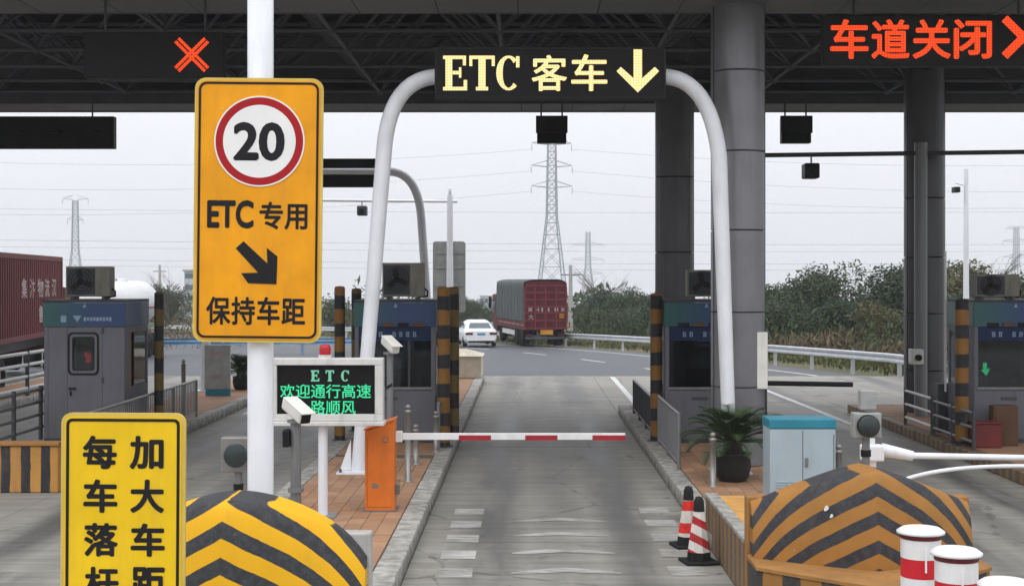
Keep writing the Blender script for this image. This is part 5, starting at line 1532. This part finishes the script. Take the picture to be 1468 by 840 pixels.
# ------------------------------------------------------------------ far things: pylons, wires, poles, buildings
def pylon(label, px, D, top, w0, arms, wires=False):
    z0 = GZ(D) - .2; h = Z(top, D) - z0
    t = thing('power_pylon', label, 'pylon', (X(px, D), D, z0), R(8), 'lattice power pylons')
    w1 = w0 * .24; hw = h * .55
    def W(z): return (w0 + (w1 * 1.35 - w0) * z / hw) if z < hw else (w1 * 1.35 + (w1 - w1 * 1.35) * (z - hw) / (h - hw))
    r = .14 * h / 56 * (D / 430) ** .5
    for sx_ in (-1, 1):
        for sy in (-1, 1):
            MB().tube([(sx_ * W(z) / 2, sy * W(z) / 2, z) for z in (0, hw, h * .97)], [r * 1.25, r * 1.1, r * .8], 5).build('leg', 'pylon_steel', t)
    zs = [0]
    while zs[-1] < h * .95: zs.append(zs[-1] + max(W(zs[-1]) * .85, h * .03))
    mb = MB()
    for a, b in zip(zs, zs[1:]):
        b = min(b, h * .97)
        for f in range(4):
            def C(i, z):
                q = [(-1, -1), (1, -1), (1, 1), (-1, 1)][(f + i) % 4]; return (q[0] * W(z) / 2, q[1] * W(z) / 2, z)
            mb.tube([C(0, a), C(1, b)], r * .5, 4); mb.tube([C(1, a), C(0, b)], r * .5, 4); mb.tube([C(0, b), C(1, b)], r * .55, 4)
    tag(mb.build('lattice', 'pylon_steel', t), kind='stuff')
    for fz, al in arms:
        z = h * fz; mb = MB()
        for s_ in (-1, 1):
            for sy in (-1, 1):
                mb.tube([(s_ * W(z) / 2, sy * W(z) / 2, z), (s_ * al, 0, z + h * .008)], r * .6, 4)
                mb.tube([(s_ * W(z) / 2, sy * W(z) / 2, z + h * .035), (s_ * al, 0, z + h * .008)], r * .5, 4)
            mb.tube([(s_ * al, 0, z), (s_ * al, 0, z - h * .035)], r * .7, 4)
        mb.build('cross_arm', 'pylon_steel', t)
    return t
pylon('tall lattice power pylon rising behind the red truck', 791, 430, 196, 9.6, ((.83, 6.4), (.715, 6.4), (.955, 6.2)))
pylon('smaller lattice pylon right of the tall one', 843, 820, 328, 9.0, ((.80, 9.5), (.62, 9.5), (.45, 9)))
pylon('pale distant pylon with forked top at the left', 108, 560, 283, 8.0, ((.98, 5), (.80, 3)))
pylon('pale distant pylon at the right edge', 1457, 760, 322, 8.5, ((.8, 8), (.62, 8), (.95, 6)))
def wire(x0, z0, x1, z1, D, D2, sag, r):
    pts = []
    for i in range(25):
        u = i / 24; pts.append((x0 + (x1 - x0) * u, D + (D2 - D) * u, z0 + (z1 - z0) * u - sag * 4 * u * (1 - u)))
    p0 = Vector(pts[0])
    o = MB().tube([Vector(p) - p0 for p in pts], r, 4, False).build('power_line', 'wire', None, loc=p0)
    tag(o, 'thin dark power wire strung across the pale sky', 'wire', 'overhead power wires')
for py in (212, 243, 272):
    D = 430
    z_ = Z(py, D)
    for s_ in (-1, 1):
        wire(X(791, D) + s_ * 6.3, z_ - .5, s_ * 260 + X(791, D), z_ - 2 + random.uniform(-3, 1), D, D - 40, 6, .03)
for py, D in ((300, 300), (345, 280), (356, 340), (373, 300), (382, 330)):
    z_ = Z(py, D)
    wire(-190, z_ + 1.5, 190, z_ - .5, D + 10, D - 10, 1.2, .022)
def pole(label, px, D, top):
    t = thing('utility_pole', label, 'utility pole', (X(px, D), D, GZ(D) - .2), 0, 'utility poles'); h = Z(top, D) - GZ(D)
    MB().tube([(0, 0, 0), (0, 0, h)], [.19, .12], 8).build('shaft', 'concrete_plain', t); rod('cross_bar', (-.7, 0, h - .7), (.7, 0, h - .7), .05, 'pylon_steel', t)
pole('grey utility pole just right of the red truck roof', 818, 100, 376)
pole('thin utility pole above the tank lorry', 229, 150, 377)
def building(label, px0, px1, top, D, floors, cols, depth=12):
    z0 = GZ(D) - .5; w = X(px1, D) - X(px0, D); h = Z(top, D) - z0
    t = thing('building', label, 'building', ((X(px0, D) + X(px1, D)) / 2, D, z0))
    box('wall', 'wall_pale', t, -w / 2, w / 2, 0, depth, 0, h)
    box('roof', 'concrete_plain', t, -w / 2 - .2, w / 2 + .2, -.2, depth + .2, h, h + .25)
    me = MB().box(-w / cols * .4, w / cols * .4, -.05, .02, 0, h / floors * .42).mesh('window', 'wall_window')
    for f in range(floors):
        for c_ in range(cols): place('window', me, t, (-w / 2 + w * (c_ + .5) / cols, 0, h * (f + .38) / floors))
building('pale multi storey building half hidden by the large orange sign', 264, 420, 389, 190, 5, 10)
building('small bluish building between trees left of the red truck', 688, 706, 425, 420, 2, 3)
building('low pale building far behind the tank lorry', 175, 205, 421, 420, 2, 4)

# ------------------------------------------------------------------ the air between
t = NT('haze_air')
t.n.remove(t.b)
pv = t.add('ShaderNodeVolumePrincipled')
pv.inputs['Color'].default_value = (0.95, 0.96, 1.0, 1); pv.inputs['Density'].default_value = 0.0005
t.l.new(pv.outputs[0], t.out.inputs['Volume'])
hz = MB().box(-660, 660, -85, 1610, -34, 66).build('haze', t.m)
tag(hz, 'thin pale haze hanging over the whole place', 'haze', None, 'stuff')
